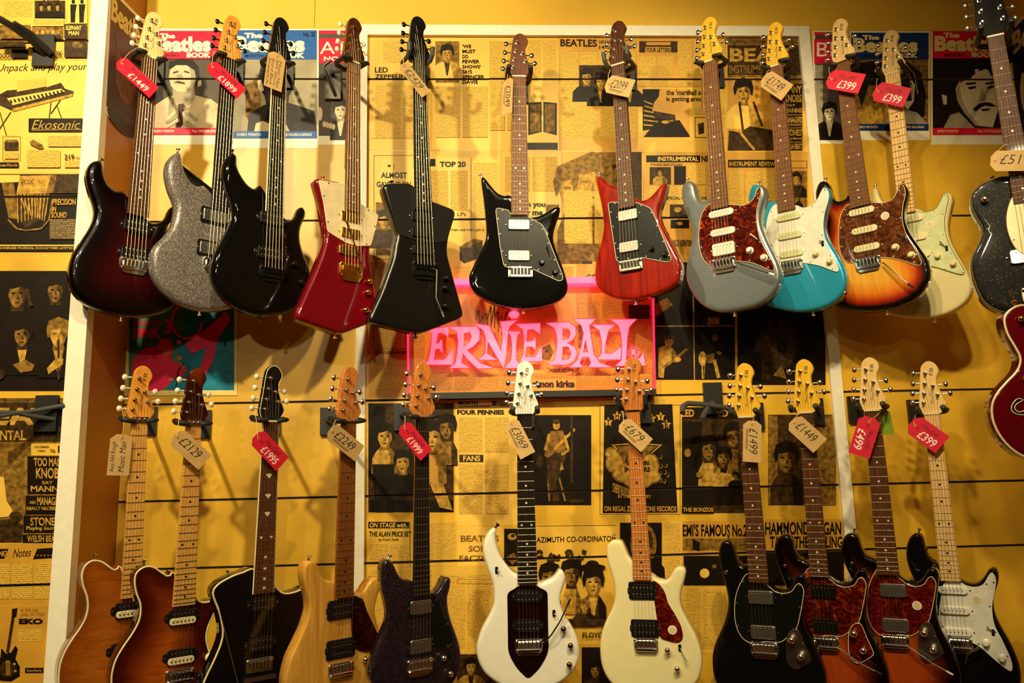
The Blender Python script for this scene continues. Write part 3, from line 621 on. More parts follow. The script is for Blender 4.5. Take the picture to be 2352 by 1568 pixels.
def d_profile(P, x0, y0, x1, y1):
    W_ = x1 - x0; H_ = y1 - y0
    P.r(x0, y0, x1, y1, 'm')
    pol(P, x0, y0, [(20, 8), (80, 0), (130, 6), (160, 30), (172, 80), (168, 130), (140, 150), (110, 60), (40, 60), (24, 110), (12, 70)], 'K')
    pol(P, x0, y0, [(70, 30), (92, 22), (108, 40), (110, 84), (100, 108), (84, 112), (72, 92), (66, 60)], 's')
    pol(P, x0, y0, [(70, 30), (80, 26), (82, 70), (86, 108), (72, 92), (66, 60)], 'G')
    pol(P, x0, y0, [(116, 44), (136, 40), (146, 60), (144, 96), (130, 116), (120, 104), (114, 76)], 's')
    for a in (88, 126): pol(P, x0, y0, [(a, 56), (a + 14, 54), (a + 12, 60), (a, 61)], 'K'); pol(P, x0, y0, [(a + 2, 92), (a + 14, 91), (a + 12, 95), (a + 2, 96)], 'u')
    pol(P, x0, y0, [(0, H_), (10, 118), (50, 104), (88, 112), (120, H_)], 'l'); pol(P, x0, y0, [(70, H_), (110, 112), (150, 122), (W_, H_)], 'g')
    for a in (100, 112, 124): P.line([(x0 + a, y0 + 10), (x0 + a + 20, y0 + 34), (x0 + a + 28, y0 + 80)], 2, 'g')
def d_moustache(P, x0, y0, x1, y1):
    W_ = x1 - x0; H_ = y1 - y0
    P.r(x0, y0, x1, y1, 'K')
    pol(P, x0, y0, [(52, 70), (66, 44), (88, 26), (120, 22), (148, 40), (156, 70), (152, 112), (138, H_ - 2), (98, H_ - 6), (72, 124), (56, 96)], 's')
    pol(P, x0, y0, [(52, 70), (62, 60), (66, 90), (82, 124), (110, H_ - 4), (98, H_ - 6), (72, 124), (56, 96)], 'g')
    pol(P, x0, y0, [(62, 56), (70, 24), (92, 10), (98, 34), (86, 46), (72, 50)], 'K'); pol(P, x0, y0, [(104, 30), (116, 4), (146, 4), (150, 44), (134, 40), (126, 22)], 'K')
    pol(P, x0, y0, [(76, 56), (98, 54), (100, 58), (78, 61)], 'K'); pol(P, x0, y0, [(120, 56), (142, 52), (142, 56), (122, 60)], 'K')
    pol(P, x0, y0, [(80, 66), (98, 63), (100, 68), (84, 71)], 'K'); pol(P, x0, y0, [(124, 66), (140, 62), (140, 67), (126, 70)], 'K')
    pol(P, x0, y0, [(112, 64), (124, 94), (116, 98), (106, 95)], 'g')
    pol(P, x0, y0, [(92, 116), (106, 104), (120, 100), (134, 102), (146, 110), (132, 110), (120, 108), (108, 114), (98, 122)], 'K')
    pol(P, x0, y0, [(110, 116), (132, 114), (128, 120), (114, 121)], 'u')
    pol(P, x0, y0, [(20, 82), (32, 86), (32, 106), (24, 106)], 's'); pol(P, x0, y0, [(24, H_), (40, H_ - 30), (60, H_ - 36), (96, H_)], 'g')
cover('red headed magazine poster with upturned face, left bay', (345, 72, 508, 310), 'R', 'w', 'Price TWO SHILLINGS', d_upturned, None)
cover('blue headed magazine poster with a head seen from behind, left bay', (534, 70, 728, 318), 'B', 'w', 'ONE SHILLING & SIXPENCE', d_back)
p = Print('magazine_poster', 'narrow red headed poster with smiling man beside the white post', 'poster', (729, 62, 812, 332), 'w', group='magazine cover posters')
p.r(732, 76, 810, 312, 'G').r(732, 70, 810, 78, 'R').r(732, 88, 810, 145, 'R').t('AT', 735, 96, 800, 124, 'w', 0.0).t('NO. 6', 744, 130, 800, 140, 'w', 0.03).person(782, 226, 96, 's', 'K', 'K', 's', wide=0.6).e(735, 262, 6, 16, 's')
for k in range(4): p.e(745 + 7 * k, 286 + 2 * k, 4, 7, 's')
p.done()
p = Print('magazine_poster', 'narrow red headed poster with dark haired man right of the right white post', 'poster', (1927 - 60, 66, 1948, 330), 'w', group='magazine cover posters')
p.r(1872, 74, 1946, 312, 'G').r(1870, 90, 1946, 146, 'R').r(1870, 74, 1946, 80, 'R').t('BE', 1876, 98, 1930, 130, 'w', 0.0).r(1872, 150, 1890, 312, 'g').person(1905, 232, 90, 's', 'K', 'K', 's', wide=0.9).done()
cover('navy headed magazine poster with two overlapping faces, right bay', (1955, 76, 2132, 300), 'N', 'y', 'Price TWO SHILLINGS', d_profile, None)
cover('red headed magazine poster with moustached face, right bay', (2142, 70, 2312, 310), 'R', 'y', 'Price TWO SHILLINGS', d_moustache, None)

# --- papered column on the left
def cnews(label, rect, tone='p', name='newspaper_clipping', cat=CL):
    return Print(name, label, cat, rect, tone, Y=CY, bands=CBANDS, group='clippings on the left column')
p = cnews('collage of small band photographs at the top of the left column', (-260, -120, 204, 138), 'p')
p.cols(8, 4, 74, 40, 1).r(80, 2, 150, 44, 'd').t('& CHER', 98, 0, 138, 5, 'k')
for x in (96, 114, 134): p.person(x, 8, 34, 'l', 'k', 'k')
p.r(158, 0, 202, 56, 'q')
for x in (170, 190): p.e(x, 6, 4, 5, 'k'); p.poly([(x - 7, 12), (x + 8, 12), (x + 5, 32), (x + 4, 54), (x - 6, 54)], 'k')
p.r(75, 45, 148, 62, 'q').cols(78, 47, 146, 60, 1).r(76, 64, 146, 92, 'm')
for k in range(5): p.e(88 + 12 * k, 76, 4, 5, 'l').e(88 + 12 * k, 88, 7, 6, 'd')
p.r(2, 60, 72, 100, 'm').r(150, 58, 202, 134, 'd').t('ELEPHANT', 154, 62, 190, 72, 'q', 0.03).t('MAN', 160, 74, 184, 84, 'q', 0.03).e(180, 106, 12, 8, 'm').r(0, 98, 60, 112, 'd').r(30, 116, 66, 136, 'k').t('VOX', 120, 120, 146, 134, 'd', 0.03, 0.2).t('DOORS', 2, 126, 36, 137, 'd', 0.02).done()
p = cnews('advert for an electric keyboard on thin legs, script headline above', (-260, 140, 200, 398), 'q')
p.t('Unpack and play your', -6, 148, 202, 170, 'k', 0.0, 0.35, -4)
p.poly([(-10, 222), (16, 208), (110, 200), (140, 190), (150, 204), (170, 210), (168, 222), (30, 256), (-10, 238)], 'd').poly([(16, 226), (140, 204), (150, 210), (30, 242)], 'q')
for k in range(14): p.line([(24 + 9 * k, 230 - 1.7 * k), (28 + 9 * k, 237 - 1.7 * k)], 4, 'k')
p.poly([(30, 250), (168, 216), (168, 222), (30, 258)], 'l').poly([(40, 186), (106, 180), (106, 200), (40, 212)], 'p')
for a, b in (((26, 258), (-6, 306)), ((0, 256), (16, 312)), ((118, 236), (114, 272)), ((140, 230), (118, 262)), ((132, 244), (142, 272))): p.line([a, b], 2, 'd')
p.r(67, 273, 191, 304, 'k').t('Ekosonic', 74, 277, 186, 298, 'l', 0.0, 0.35).line([(74, 300), (188, 298)], 1.5, 'l').box(8, 314, 48, 370, 1, 'm').r(12, 326, 44, 346, 'd').r(14, 322, 42, 328, 'm').cols(12, 350, 44, 366).r(-10, 374, 45, 386, 'k').t('Rose-Morris', -4, 377, 42, 384, 'l', 0.02, 0.2)
p.poly([(70, 328), (78, 322), (100, 334), (102, 342), (92, 344), (72, 334)], 'm').cols(112, 314, 190, 338, 1).cols(64, 346, 140, 386, 1).t('219', 150, 356, 172, 368, 'k', 0.02).t('gns', 175, 362, 188, 368, 'm').cols(150, 372, 188, 386).done()
p = cnews('dark amplifier advert lettered PRECISION IN SOUND', (-260, 400, 197, 582), 'q')
p.r(-10, 400, 194, 562, 'k').poly([(-10, 402), (46, 402), (46, 418), (-10, 420)], 'q').poly([(46, 404), (120, 402), (112, 444), (38, 446)], 'l').poly([(4, 420), (32, 420), (44, 505), (20, 500)], 'm').t('VOX', 46, 412, 78, 424, 'm', 0.03)
p.poly([(38, 446), (116, 444), (104, 500), (60, 524), (44, 505)], 'd')
for k in range(9): p.line([(40 + 9 * k, 446), (62 + 8 * k - 20, 512 - 2 * k)], 2, 'l'); p.line([(112 - 8 * k, 446), (62 + 5 * (8 - k), 508 - 2 * k)], 2, 'l')
p.line([(20, 505), (40, 526), (62, 530), (96, 526), (114, 506), (122, 460)], 4, 'm').r(122, 402, 194, 445, 'd').poly([(118, 404), (132, 404), (124, 444), (108, 446)], 'm')
p.t('PRECISION', 122, 458, 176, 472, 'l', 0.03).t('IN', 121, 475, 131, 487, 'l', 0.03).t('SOUND', 120, 488, 155, 502, 'l', 0.03).cols(116, 504, 182, 550, 1, mat=COLD).r(-10, 566, 190, 578, 'k').t('JENNINGS MUSICAL INDUSTRIES LIMITED', -4, 568, 172, 575, 'l', 0.03).done()
p = cnews('black group photograph of four young men on the left column', (-260, 622, 177, 898), 'k', 'printed_photograph', 'photo print')
p.person(40, 632, 150, 'm', 'k', 'k', None, wide=0.7).person(128, 630, 130, 'm', 'k', 'k', None, wide=0.8).person(52, 732, 130, 'm', 'k', 'k', 'l', wide=0.8).person(136, 728, 140, 'l', 'm', 'k', 'l', wide=0.8).line([(136, 780), (137, 872)], 5, 'd')
p.poly([(32, 838), (60, 826), (82, 838), (76, 852), (50, 856)], 'm').poly([(110, 846), (132, 822), (148, 824), (146, 838), (124, 852), (114, 860)], 'l').line([(64, 664), (74, 704)], 9, 'd').e(172, 688, 5, 8, 'm').e(-6, 860, 20, 14, 'd').done()
p = cnews('monthly magazine cover with TOO MANY KNOBS box on the left column', (-260, 914, 167, 1246), 'm', 'magazine_cover', 'magazine cover')
p.t('AND BRIAN BENNETT TELL IT TO YOU', -20, 914, 160, 922, 'd').r(-30, 924, 166, 986, 'd').t('BEAT', -60, 936, 124, 976, 'l', 0.05).r(126, 924, 166, 980, 'k').r(-30, 986, 166, 1014, 'd').t('INSTRUMENTAL', -110, 988, 60, 1011, 'l', 0.03).t('MONTHLY', 72, 990, 142, 1004, 'k', 0.0)
p.r(72, 1018, 160, 1046, 'p').t('NOVEMBER', 80, 1024, 114, 1029, 'd').t('1964', 88, 1033, 104, 1038, 'd').t('No.', 117, 1030, 129, 1040, 'k').t('19', 134, 1023, 154, 1040, 'k', 0.02)
p.poly([(-30, 1090), (10, 1096), (16, 1150), (30, 1172), (20, 1186), (-30, 1190)], 'q').e(38, 1186, 15, 12, 'd').poly([(-30, 1200), (30, 1190), (54, 1206), (50, 1244), (-30, 1244)], 'd')
for x0, y0, x1, y1 in ((64, 1048, 157, 1133), (60, 1138, 152, 1180), (55, 1184, 148, 1222), (53, 1227, 144, 1245)): p.r(x0, y0, x1, y1, 'k')
for tx, x0, y0, x1, y1 in (('TOO MANY', 79, 1051, 152, 1071), ('KNOBS', 84, 1074, 145, 1099), ('SAY', 98, 1104, 123, 1112), ('MANNS', 72, 1115, 147, 1129), ('ARE', 69, 1150, 84, 1157), ('MANAGERS', 87, 1141, 146, 1160), ('REALLY NECESSARY?', 63, 1163, 150, 1171), ("STONES'", 71, 1187, 140, 1207), ('Playing Secrets', 62, 1208, 142, 1219), ('WELSH BEAT', 64, 1229, 135, 1244)):
    p.t(tx, x0, y0, x1, y1, 'l', 0.03)
p.done()
p = cnews('clipping headed Notes in script on a black bar', (-260, 1248, 150, 1388), 'o')
p.poly([(-30, 1260), (20, 1260), (10, 1283), (-30, 1283)], 'k').t('NG', -2, 1264, 16, 1278, 'l', 0.03).t('Notes', 30, 1261, 72, 1280, 'k', 0.0, 0.35, -3).poly([(86, 1260), (127, 1257), (126, 1281), (76, 1284)], 'k')
for k in range(5): p.e(87 + 8 * k, 1275, 1.6, 1.6, 'l')
p.cols(-24, 1292, 126, 1375, 3).done()
p = cnews('guitar advert with a printed semi-hollow guitar, bottom of the left column', (-260, 1390, 140, 1640), 'o')
p.t('is this the', 48, 1395, 88, 1405, 'm', 0, 0.3).t('guitar for YOU?', 48, 1406, 104, 1416, 'm', 0, 0.3).t('EKO', 44, 1420, 99, 1433, 'k', 0.06).cols(42, 1444, 98, 1472, 1).r(58, 1533, 100, 1545, 'k').t('Rose-Morris', 62, 1536, 96, 1542, 'l', 0.02, 0.2)
p.line([(33, 1402), (18, 1498)], 7, 'd').poly([(28, 1398), (41, 1396), (38, 1416), (28, 1418)], 'k').poly([(4, 1488), (14, 1500), (26, 1498), (36, 1482), (42, 1490), (36, 1512), (46, 1530), (46, 1552), (26, 1564), (2, 1562), (-12, 1548), (-6, 1524), (2, 1508)], 'k').e(18, 1536, 20, 18, 'd').r(14, 1516, 24, 1550, 'm').e(36, 1540, 3, 3, 'l').e(34, 1524, 3, 3, 'l').done()

# --- comic poster under the sparkle guitars (its drawn figures are left out: plain shapes in their colours)
p = Print('colour_poster', 'cyan and pink printed poster hanging below the sparkle guitar', 'poster', (285, 690, 545, 908), 'y', Y=WY - 0.002)
p.r(296, 700, 538, 896, 'c').poly([(296, 700), (420, 700), (426, 760), (296, 790)], 'T').poly([(296, 790), (330, 770), (400, 775), (420, 840), (380, 896), (296, 896)], 'T')
p.t('MIDNIGHT HEY', 308, 737, 372, 748, 'R', 0.04).t('DINK', 306, 752, 370, 776, 'R', 0.06).t('3', 378, 734, 396, 768, 'R', 0.05)
p.e(352, 848, 50, 52, 'P').e(380, 800, 18, 24, 'P').e(382, 802, 11, 16, 'S').e(402, 850, 26, 18, 'P').poly([(425, 790), (470, 758), (520, 715), (532, 735), (500, 780), (470, 800), (440, 812)], 'P').poly([(478, 790), (500, 780), (490, 830), (470, 862), (460, 880), (452, 868)], 'P')
for k in range(16):
    a0, a1 = 2 * math.pi * k / 20, 2 * math.pi * (k + 1) / 20
    p.line([(430 + 34 * math.cos(a0), 738 + 40 * math.sin(a0)), (430 + 34 * math.cos(a1), 738 + 40 * math.sin(a1))], 6, 'P')
for x, y in ((412, 786), (414, 822), (420, 842), (394, 872)): p.e(x, y, 6, 5, 'S')
p.line([(405, 890), (410, 850), (424, 835)], 2.5, 'k').done()

# --- magazine poster on the left return and on the right side wall
def side_poster(label, X, q, tones, facing, txt):
    """q: pixel corners tl, tr, br, bl on the wall plane x = X"""
    P3 = [hit(x, y, Vector((X, 0, 0)), Vector((1, 0, 0))) for x, y in q]
    c = sum(P3, Vector()) / 4; loc = [v - c for v in P3]; nx = Vector((facing, 0, 0))
    m = MB().add([v + nx * 0.0008 for v in loc] + [v for v in loc], [(0, 1, 2, 3), (7, 6, 5, 4), (0, 4, 5, 1), (1, 5, 6, 2), (2, 6, 7, 3), (3, 7, 4, 0)])
    o = m.obj('magazine_poster', TONE['w'], None, smooth=0, loc=c); tag(o, label, 'poster', 'magazine cover posters')
    def at(u, v, l): return loc[0].lerp(loc[1], u).lerp(loc[3].lerp(loc[2], u), v) + nx * (0.0008 + 0.0002 * l)
    def quad(u0, v0, u1, v1, l, t): MB().add([at(u0, v0, l), at(u1, v0, l), at(u1, v1, l), at(u0, v1, l)], [(0, 1, 2, 3)]).obj('printed_area', TONE[t], o, smooth=0)
    def ell(u, v, ru, rv, l, t): MB().add([at(u + ru * math.cos(k * math.pi / 8), v + rv * math.sin(k * math.pi / 8), l) for k in range(16)], [tuple(range(16))]).obj('printed_shape', TONE[t], o, smooth=0)
    quad(0.03, 0.03, 0.97, 0.93, 1, tones[1]); quad(0.03, 0.03, 0.97, 0.28, 2, tones[0])
    ell(0.5, 0.55, 0.30, 0.26, 3, 's' if tones[1] == 'K' else 'b'); ell(0.5, 0.36, 0.34, 0.12, 4, tones[1]); ell(0.5, 0.95, 0.45, 0.10, 4, 'K'); quad(0.03, 0.88, 0.97, 0.93, 5, tones[0])
    a = at(0.03, 0.25, 6); letter(txt, a, at(0.97, 0.25, 6) - a, at(0.03, 0.06, 6) - a, TONE['y'], o, 0.04)
    return o
side_poster('brown violet magazine poster seen edge-on on the left return wall', XL + 0.0005, ((254, -30), (334, 52), (322, 322), (240, 262)), ('V', 'u'), 1, 'Beatles')
side_poster('blue headed magazine poster on the right side wall by the black headstock', XR - 0.0005, ((2326, 62), (2440, -60), (2440, 350), (2318, 330)), ('N', 'K'), -1, 'Beatles')

# ------------------------------------------------------------ edge-lit sign
sg = empty('illuminated_sign', onwall(1220, 890, WY - 0.03)); tag(sg, 'clear acrylic sign with glowing pink two-word lettering and red edges', 'sign')
SY = WY - 0.03
def sp(x, y, dy=0.0):
    return onwall(x, y, SY + dy) - Vector(sg.location)
glow = plain('neon_pink', (1, 0.16, 0.30), 0.4, emit=(1.0, 0.17, 0.30), estr=1.15, var=0)
edge = plain('neon_edge', (1, 0.02, 0.08), 0.4, emit=(1.0, 0.015, 0.07), estr=2.2, var=0)
m, N, L, b = nmat('clear_acrylic'); b.inputs['Base Color'].default_value = (1, 0.93, 0.92, 1); b.inputs['Roughness'].default_value = 0.03
tr = N.new('ShaderNodeBsdfTransparent'); tr.inputs[0].default_value = (1, 0.90, 0.88, 1); mixs = N.new('ShaderNodeMixShader'); mixs.inputs[0].default_value = 0.02
gl = N.new('ShaderNodeBsdfGlossy'); gl.inputs['Roughness'].default_value = 0.3
L.new(tr.outputs[0], mixs.inputs[1]); L.new(gl.outputs[0], mixs.inputs[2]); L.new(mixs.outputs[0], N['Material Output'].inputs['Surface'])
c = [sp(936, 659), sp(1500, 655), sp(1505, 893), sp(938, 906)]
th = Vector((0, 0.008, 0))
MB().add(c + [v + th for v in c], [(0, 1, 2, 3), (7, 6, 5, 4), (0, 4, 5, 1), (1, 5, 6, 2), (2, 6, 7, 3), (3, 7, 4, 0)]).obj('acrylic_pane', m, sg, smooth=0)
for i in (0, 1, 3):
    a, b2 = c[i], c[(i + 1) % 4]
    MB().tube([a + th / 2, b2 + th / 2], 0.0035, 6).obj('glowing_edge', edge, sg)
MB().box(c[3] + Vector((0, -0.012, -0.016)), Vector((c[2].x, 0.02, c[2].z - 0.001))).obj('base_bar', blackm, sg, smooth=0)
MB().box(c[0] + Vector((0, -0.010, 0.004)), Vector((c[1].x, 0.022, c[1].z + 0.028))).obj('led_strip', plain('led_diffuser', (1, 0.1, 0.2), 0.5, emit=(1.0, 0.05, 0.14), estr=2.5, var=0), sg, smooth=0)
LETTERS = [
 ([(512, 508), (655, 490), (652, 566), (605, 535), (578, 540), (562, 618), (578, 612), (606, 580), (612, 692), (582, 655), (556, 660), (545, 738), (622, 735), (690, 650), (686, 776), (450, 776), (502, 745), (522, 640), (530, 550)], []),
 ([(652, 490), (868, 488), (890, 528), (886, 590), (842, 640), (792, 664), (832, 700), (902, 768), (1000, 801), (870, 806), (800, 740), (762, 690), (750, 760), (820, 801), (655, 801), (702, 770), (718, 690), (726, 600), (715, 530)], [[(772, 540), (812, 528), (826, 560), (810, 608), (768, 640)]]),
 ([(848, 466), (958, 482), (1050, 672), (1060, 560), (1050, 490), (1042, 452), (1172, 440), (1112, 490), (1098, 560), (1092, 640), (1086, 720), (1068, 806), (1000, 690), (948, 600), (942, 690), (1020, 740), (880, 740), (928, 690), (934, 590), (915, 520)], []),
 ([(1096, 522), (1196, 525), (1170, 562), (1160, 640), (1166, 740), (1215, 801), (1075, 801), (1121, 740), (1131, 640), (1120, 560)], []),
 ([(1145 + 40 * math.cos(k * math.pi / 10), 400 + 30 * math.sin(k * math.pi / 10)) for k in range(20)], []),
 ([(1156, 470), (1342, 464), (1342, 548), (1290, 510), (1247, 515), (1241, 600), (1280, 595), (1310, 560), (1310, 668), (1280, 640), (1238, 640), (1230, 715), (1300, 715), (1356, 640), (1356, 752), (1190, 752), (1216, 690), (1222, 590), (1210, 510)], []),
 ([(1386, 462), (1560, 455), (1606, 490), (1611, 550), (1582, 594), (1542, 610), (1600, 640), (1621, 690), (1592, 750), (1540, 776), (1390, 776), (1446, 735), (1466, 650), (1466, 560), (1446, 500)], [[(1512, 500), (1552, 500), (1570, 540), (1552, 580), (1512, 590)], [(1512, 640), (1552, 640), (1575, 690), (1552, 735), (1506, 740)]]),
 ([(1590, 430), (1756, 430), (1712, 480), (1722, 560), (1746, 700), (1792, 760), (1886, 796), (1700, 796), (1721, 760), (1706, 720), (1660, 720), (1640, 760), (1664, 796), (1560, 796), (1621, 740), (1651, 640), (1666, 540), (1650, 480)], [[(1682, 580), (1699, 682), (1664, 682)]]),
 ([(1726, 474), (1906, 474), (1856, 520), (1836, 600), (1826, 690), (1880, 690), (1951, 640), (1946, 737), (1770, 737), (1801, 690), (1801, 600), (1786, 520)], []),
 ([(1866, 434), (2066, 434), (2011, 490), (1996, 580), (1991, 690), (1986, 740), (2040, 742), (2094, 722), (2116, 680), (2131, 782), (1905, 786), (1951, 740), (1956, 640), (1946, 540), (1926, 480)], []),
 ([(2045 + 42 * math.cos(k * math.pi / 12), 683 + 42 * math.sin(k * math.pi / 12)) for k in range(24)], [[(2045 + 34 * math.cos(k * math.pi / 12), 683 + 34 * math.sin(k * math.pi / 12)) for k in range(24)]]),
]
for out, holes in LETTERS:
    loops = [ccw(out)] + [ccw(h)[::-1] for h in holes]
    P3 = [[sp(830 + x / 3.2667, 600 + y / 3.2667, -0.002) for x, y in lp] for lp in loops]
    flat = [v for lp in P3 for v in lp]; n = len(flat)
    T = tessellate_polygon([[Vector((v.x, v.z, 0)) for v in lp] for lp in P3])
    Fc = [tuple(t) for t in T]; k = 0
    for lp in P3:
        q = len(lp); Fc += [(k + i, k + (i + 1) % q, n + k + (i + 1) % q, n + k + i) for i in range(q)]; k += q
    MB().add(flat + [v + Vector((0, 0.002, 0)) for v in flat], Fc).obj('letter', glow, sg, smooth=0)
    for lp in P3: MB().tube(lp, 0.0013, 5, closed=True).obj('letter_outline', edge, sg)
a = sp(830 + 2028 / 3.2667, 600 + 706 / 3.2667, -0.002)
letter('R', a, sp(830 + 2064 / 3.2667, 600 + 706 / 3.2667, -0.002) - a, sp(830 + 2028 / 3.2667, 600 + 660 / 3.2667, -0.002) - a, glow, sg, 0.03, name='letter')

# ------------------------------------------------------------ guitars
chrome = plain('chrome', (0.90, 0.88, 0.84), 0.2, 1.0, var=0)
nickel = plain('brushed_nickel', (0.56, 0.53, 0.47), 0.32, 1.0, var=0.05)
nickelc = plain('satin_nickel_cover', (0.40, 0.38, 0.33), 0.42, 1.0, var=0.04)
gold = plain('gold_plate', (0.95, 0.62, 0.14), 0.18, 1.0, var=0)
blackhw = plain('black_hardware', (0.015, 0.014, 0.013), 0.28, 0.6)
blackpl = plain('black_plastic', (0.010, 0.009, 0.009), 0.2, coat=0.4)
rubber = plain('black_rubber', (0.014, 0.014, 0.014), 0.6)
rubberg = plain('grey_rubber', (0.06, 0.06, 0.055), 0.55)
creamp = plain('cream_plastic', srgb(244, 228, 176), 0.3)
whitepl = plain('white_plastic', srgb(245, 240, 226), 0.25)
pearl = plain('pearl', srgb(238, 226, 196), 0.2, coat=0.6, var=0.12, scale=60)
bone = plain('bone', srgb(240, 224, 180), 0.35)
steel = plain('string_steel', (0.50, 0.43, 0.28), 0.35, 1.0, var=0)
fretm = plain('fret_wire', (0.46, 0.40, 0.27), 0.32, 1.0, var=0)
fretd = plain('fret_wire_dull', (0.34, 0.27, 0.15), 0.35, 1.0, var=0)
FB = {'rose': wood('rosewood', srgb(66, 34, 18), srgb(104, 60, 34), 0.4, 0.1, 160, 10), 'rosel': wood('rosewood_light', srgb(104, 62, 34), srgb(134, 84, 48), 0.45, 0.1, 160, 10),
      'ebony': wood('ebony', srgb(16, 12, 10), srgb(34, 26, 20), 0.4, 0.1, 160, 10), 'maple': wood('maple', srgb(226, 176, 104), srgb(244, 206, 142), 0.3, 0.5, 90, 6),
      'roast': wood('roasted_maple', srgb(186, 106, 44), srgb(222, 138, 64), 0.3, 0.4, 90, 6), 'roastd': wood('roasted_maple_dark', srgb(116, 62, 22), srgb(150, 86, 34), 0.3, 0.4, 90, 6),
      'birdseye': wood('birdseye_maple', srgb(204, 142, 62), srgb(236, 182, 96), 0.3, 0.4, 120, 70)}
HEADW = {'maple': wood('head_maple', srgb(240, 196, 120), srgb(250, 214, 146), 0.3, 0.6, 60, 5), 'yellow': wood('head_yellow_maple', srgb(240, 182, 46), srgb(250, 198, 66), 0.3, 0.6, 60, 5),
         'orange': wood('head_amber_maple', srgb(214, 138, 46), srgb(234, 160, 62), 0.3, 0.6, 60, 5), 'brown': wood('head_walnut', srgb(92, 46, 20), srgb(120, 64, 30), 0.35, 0.4, 60, 5),
         'roast': FB['roast'], 'mahog': burst('head_burst', [(0.0, srgb(50, 16, 6)), (0.25, srgb(120, 44, 14))]), 'black': plain('head_black', (0.010, 0.009, 0.009), 0.2, coat=0.8),
         'white': plain('head_white', srgb(244, 240, 226), 0.25, coat=0.6), 'choc': wood('head_chocolate', srgb(66, 32, 18), srgb(92, 46, 26), 0.3, 0.5, 60, 5)}
PAINT = {
 'redburst': burst('paint_dark_red_burst', [(0, srgb(6, 2, 2)), (0.4, srgb(16, 3, 4)), (1.0, srgb(54, 5, 8))]),
 'silverflake': sparkle('paint_silver_violet_flake', srgb(84, 78, 96), srgb(196, 182, 150), 0.55, 900),
 'black': plain('paint_gloss_black', (0.004, 0.0036, 0.0032), 0.06, var=0),
 'cherry': plain('paint_dark_cherry', srgb(118, 6, 22), 0.3, coat=1.0, var=0.03), 'satinblack': plain('paint_satin_black', (0.006, 0.0055, 0.005), 0.22, var=0),
 'transred': wood('paint_translucent_red', srgb(116, 14, 4), srgb(164, 30, 8), 0.3, 1.0, 24, 3),
 'steelblue': plain('paint_steel_blue', srgb(128, 136, 138), 0.3, 0.45, coat=1.0, var=0.02), 'turq': plain('paint_turquoise', srgb(44, 156, 190), 0.3, 0.2, coat=1.0, var=0.02),
 'sunburst': burst('paint_sunburst', [(0.0, srgb(14, 7, 4)), (0.14, srgb(26, 8, 4)), (0.30, srgb(176, 44, 14)), (0.55, srgb(236, 130, 30)), (0.9, srgb(246, 176, 60))]),
 'ivory': plain('paint_ivory', srgb(236, 220, 160), 0.3, coat=0.8, var=0.02), 'blackflake': sparkle('paint_black_flake', srgb(10, 8, 6), srgb(110, 94, 56), 0.93, 480, metal=0.0),
 'wine': plain('paint_wine_red', srgb(96, 4, 16), 0.3, coat=1.0, var=0.05), 'amber': burst('paint_flamed_amber', [(0, srgb(132, 62, 14)), (0.3, srgb(164, 84, 20)), (0.9, srgb(188, 104, 28))], flame=True),
 'tobacco': burst('paint_flamed_tobacco', [(0, srgb(46, 9, 4)), (0.28, srgb(82, 20, 6)), (0.65, srgb(140, 56, 12)), (0.98, srgb(176, 84, 20))], flame=True),
 'ash': wood('paint_natural_ash', srgb(206, 138, 46), srgb(238, 180, 80), 0.35, 0.5, 34, 2.5, 2.0), 'purpleflake': sparkle('paint_dark_purple_flake', srgb(26, 18, 20), srgb(84, 64, 96), 0.75, 800, metal=0.1),
 'pearlwhite': plain('paint_pearl_white', srgb(244, 238, 220), 0.28, coat=0.8, var=0.015), 'buttercream': plain('paint_buttercream', srgb(242, 228, 172), 0.28, coat=0.8, var=0.015),
 'darkburst': burst('paint_tobacco_burst', [(0, srgb(8, 4, 3)), (0.25, srgb(14, 5, 3)), (0.5, srgb(90, 26, 8)), (0.9, srgb(176, 70, 22))]),
}
GUARD = {'tort': tortoise('tortoiseshell', srgb(44, 6, 3), srgb(104, 24, 10), srgb(188, 76, 20)), 'tortd': tortoise('tortoiseshell_brown', srgb(66, 26, 12), srgb(112, 62, 32), srgb(150, 84, 40)),
         'tortr': tortoise('tortoiseshell_red', srgb(56, 8, 6), srgb(108, 20, 12), srgb(150, 50, 22)), 'tortk': tortoise('tortoiseshell_dark', srgb(20, 4, 3), srgb(52, 10, 6), srgb(90, 26, 10)),
         'white': plain('guard_white', srgb(244, 240, 222), 0.22, coat=0.4), 'mint': plain('guard_mint', srgb(222, 224, 168), 0.25, coat=0.4), 'cream': plain('guard_cream', srgb(248, 234, 176), 0.22, coat=0.5),
         'peach': plain('guard_parchment', srgb(244, 222, 176), 0.25, coat=0.4), 'black': plain('guard_black', (0.006, 0.006, 0.0055), 0.3, spec=0.2), 'steel': plain('guard_metal', (0.5, 0.46, 0.4), 0.3, 1.0)}

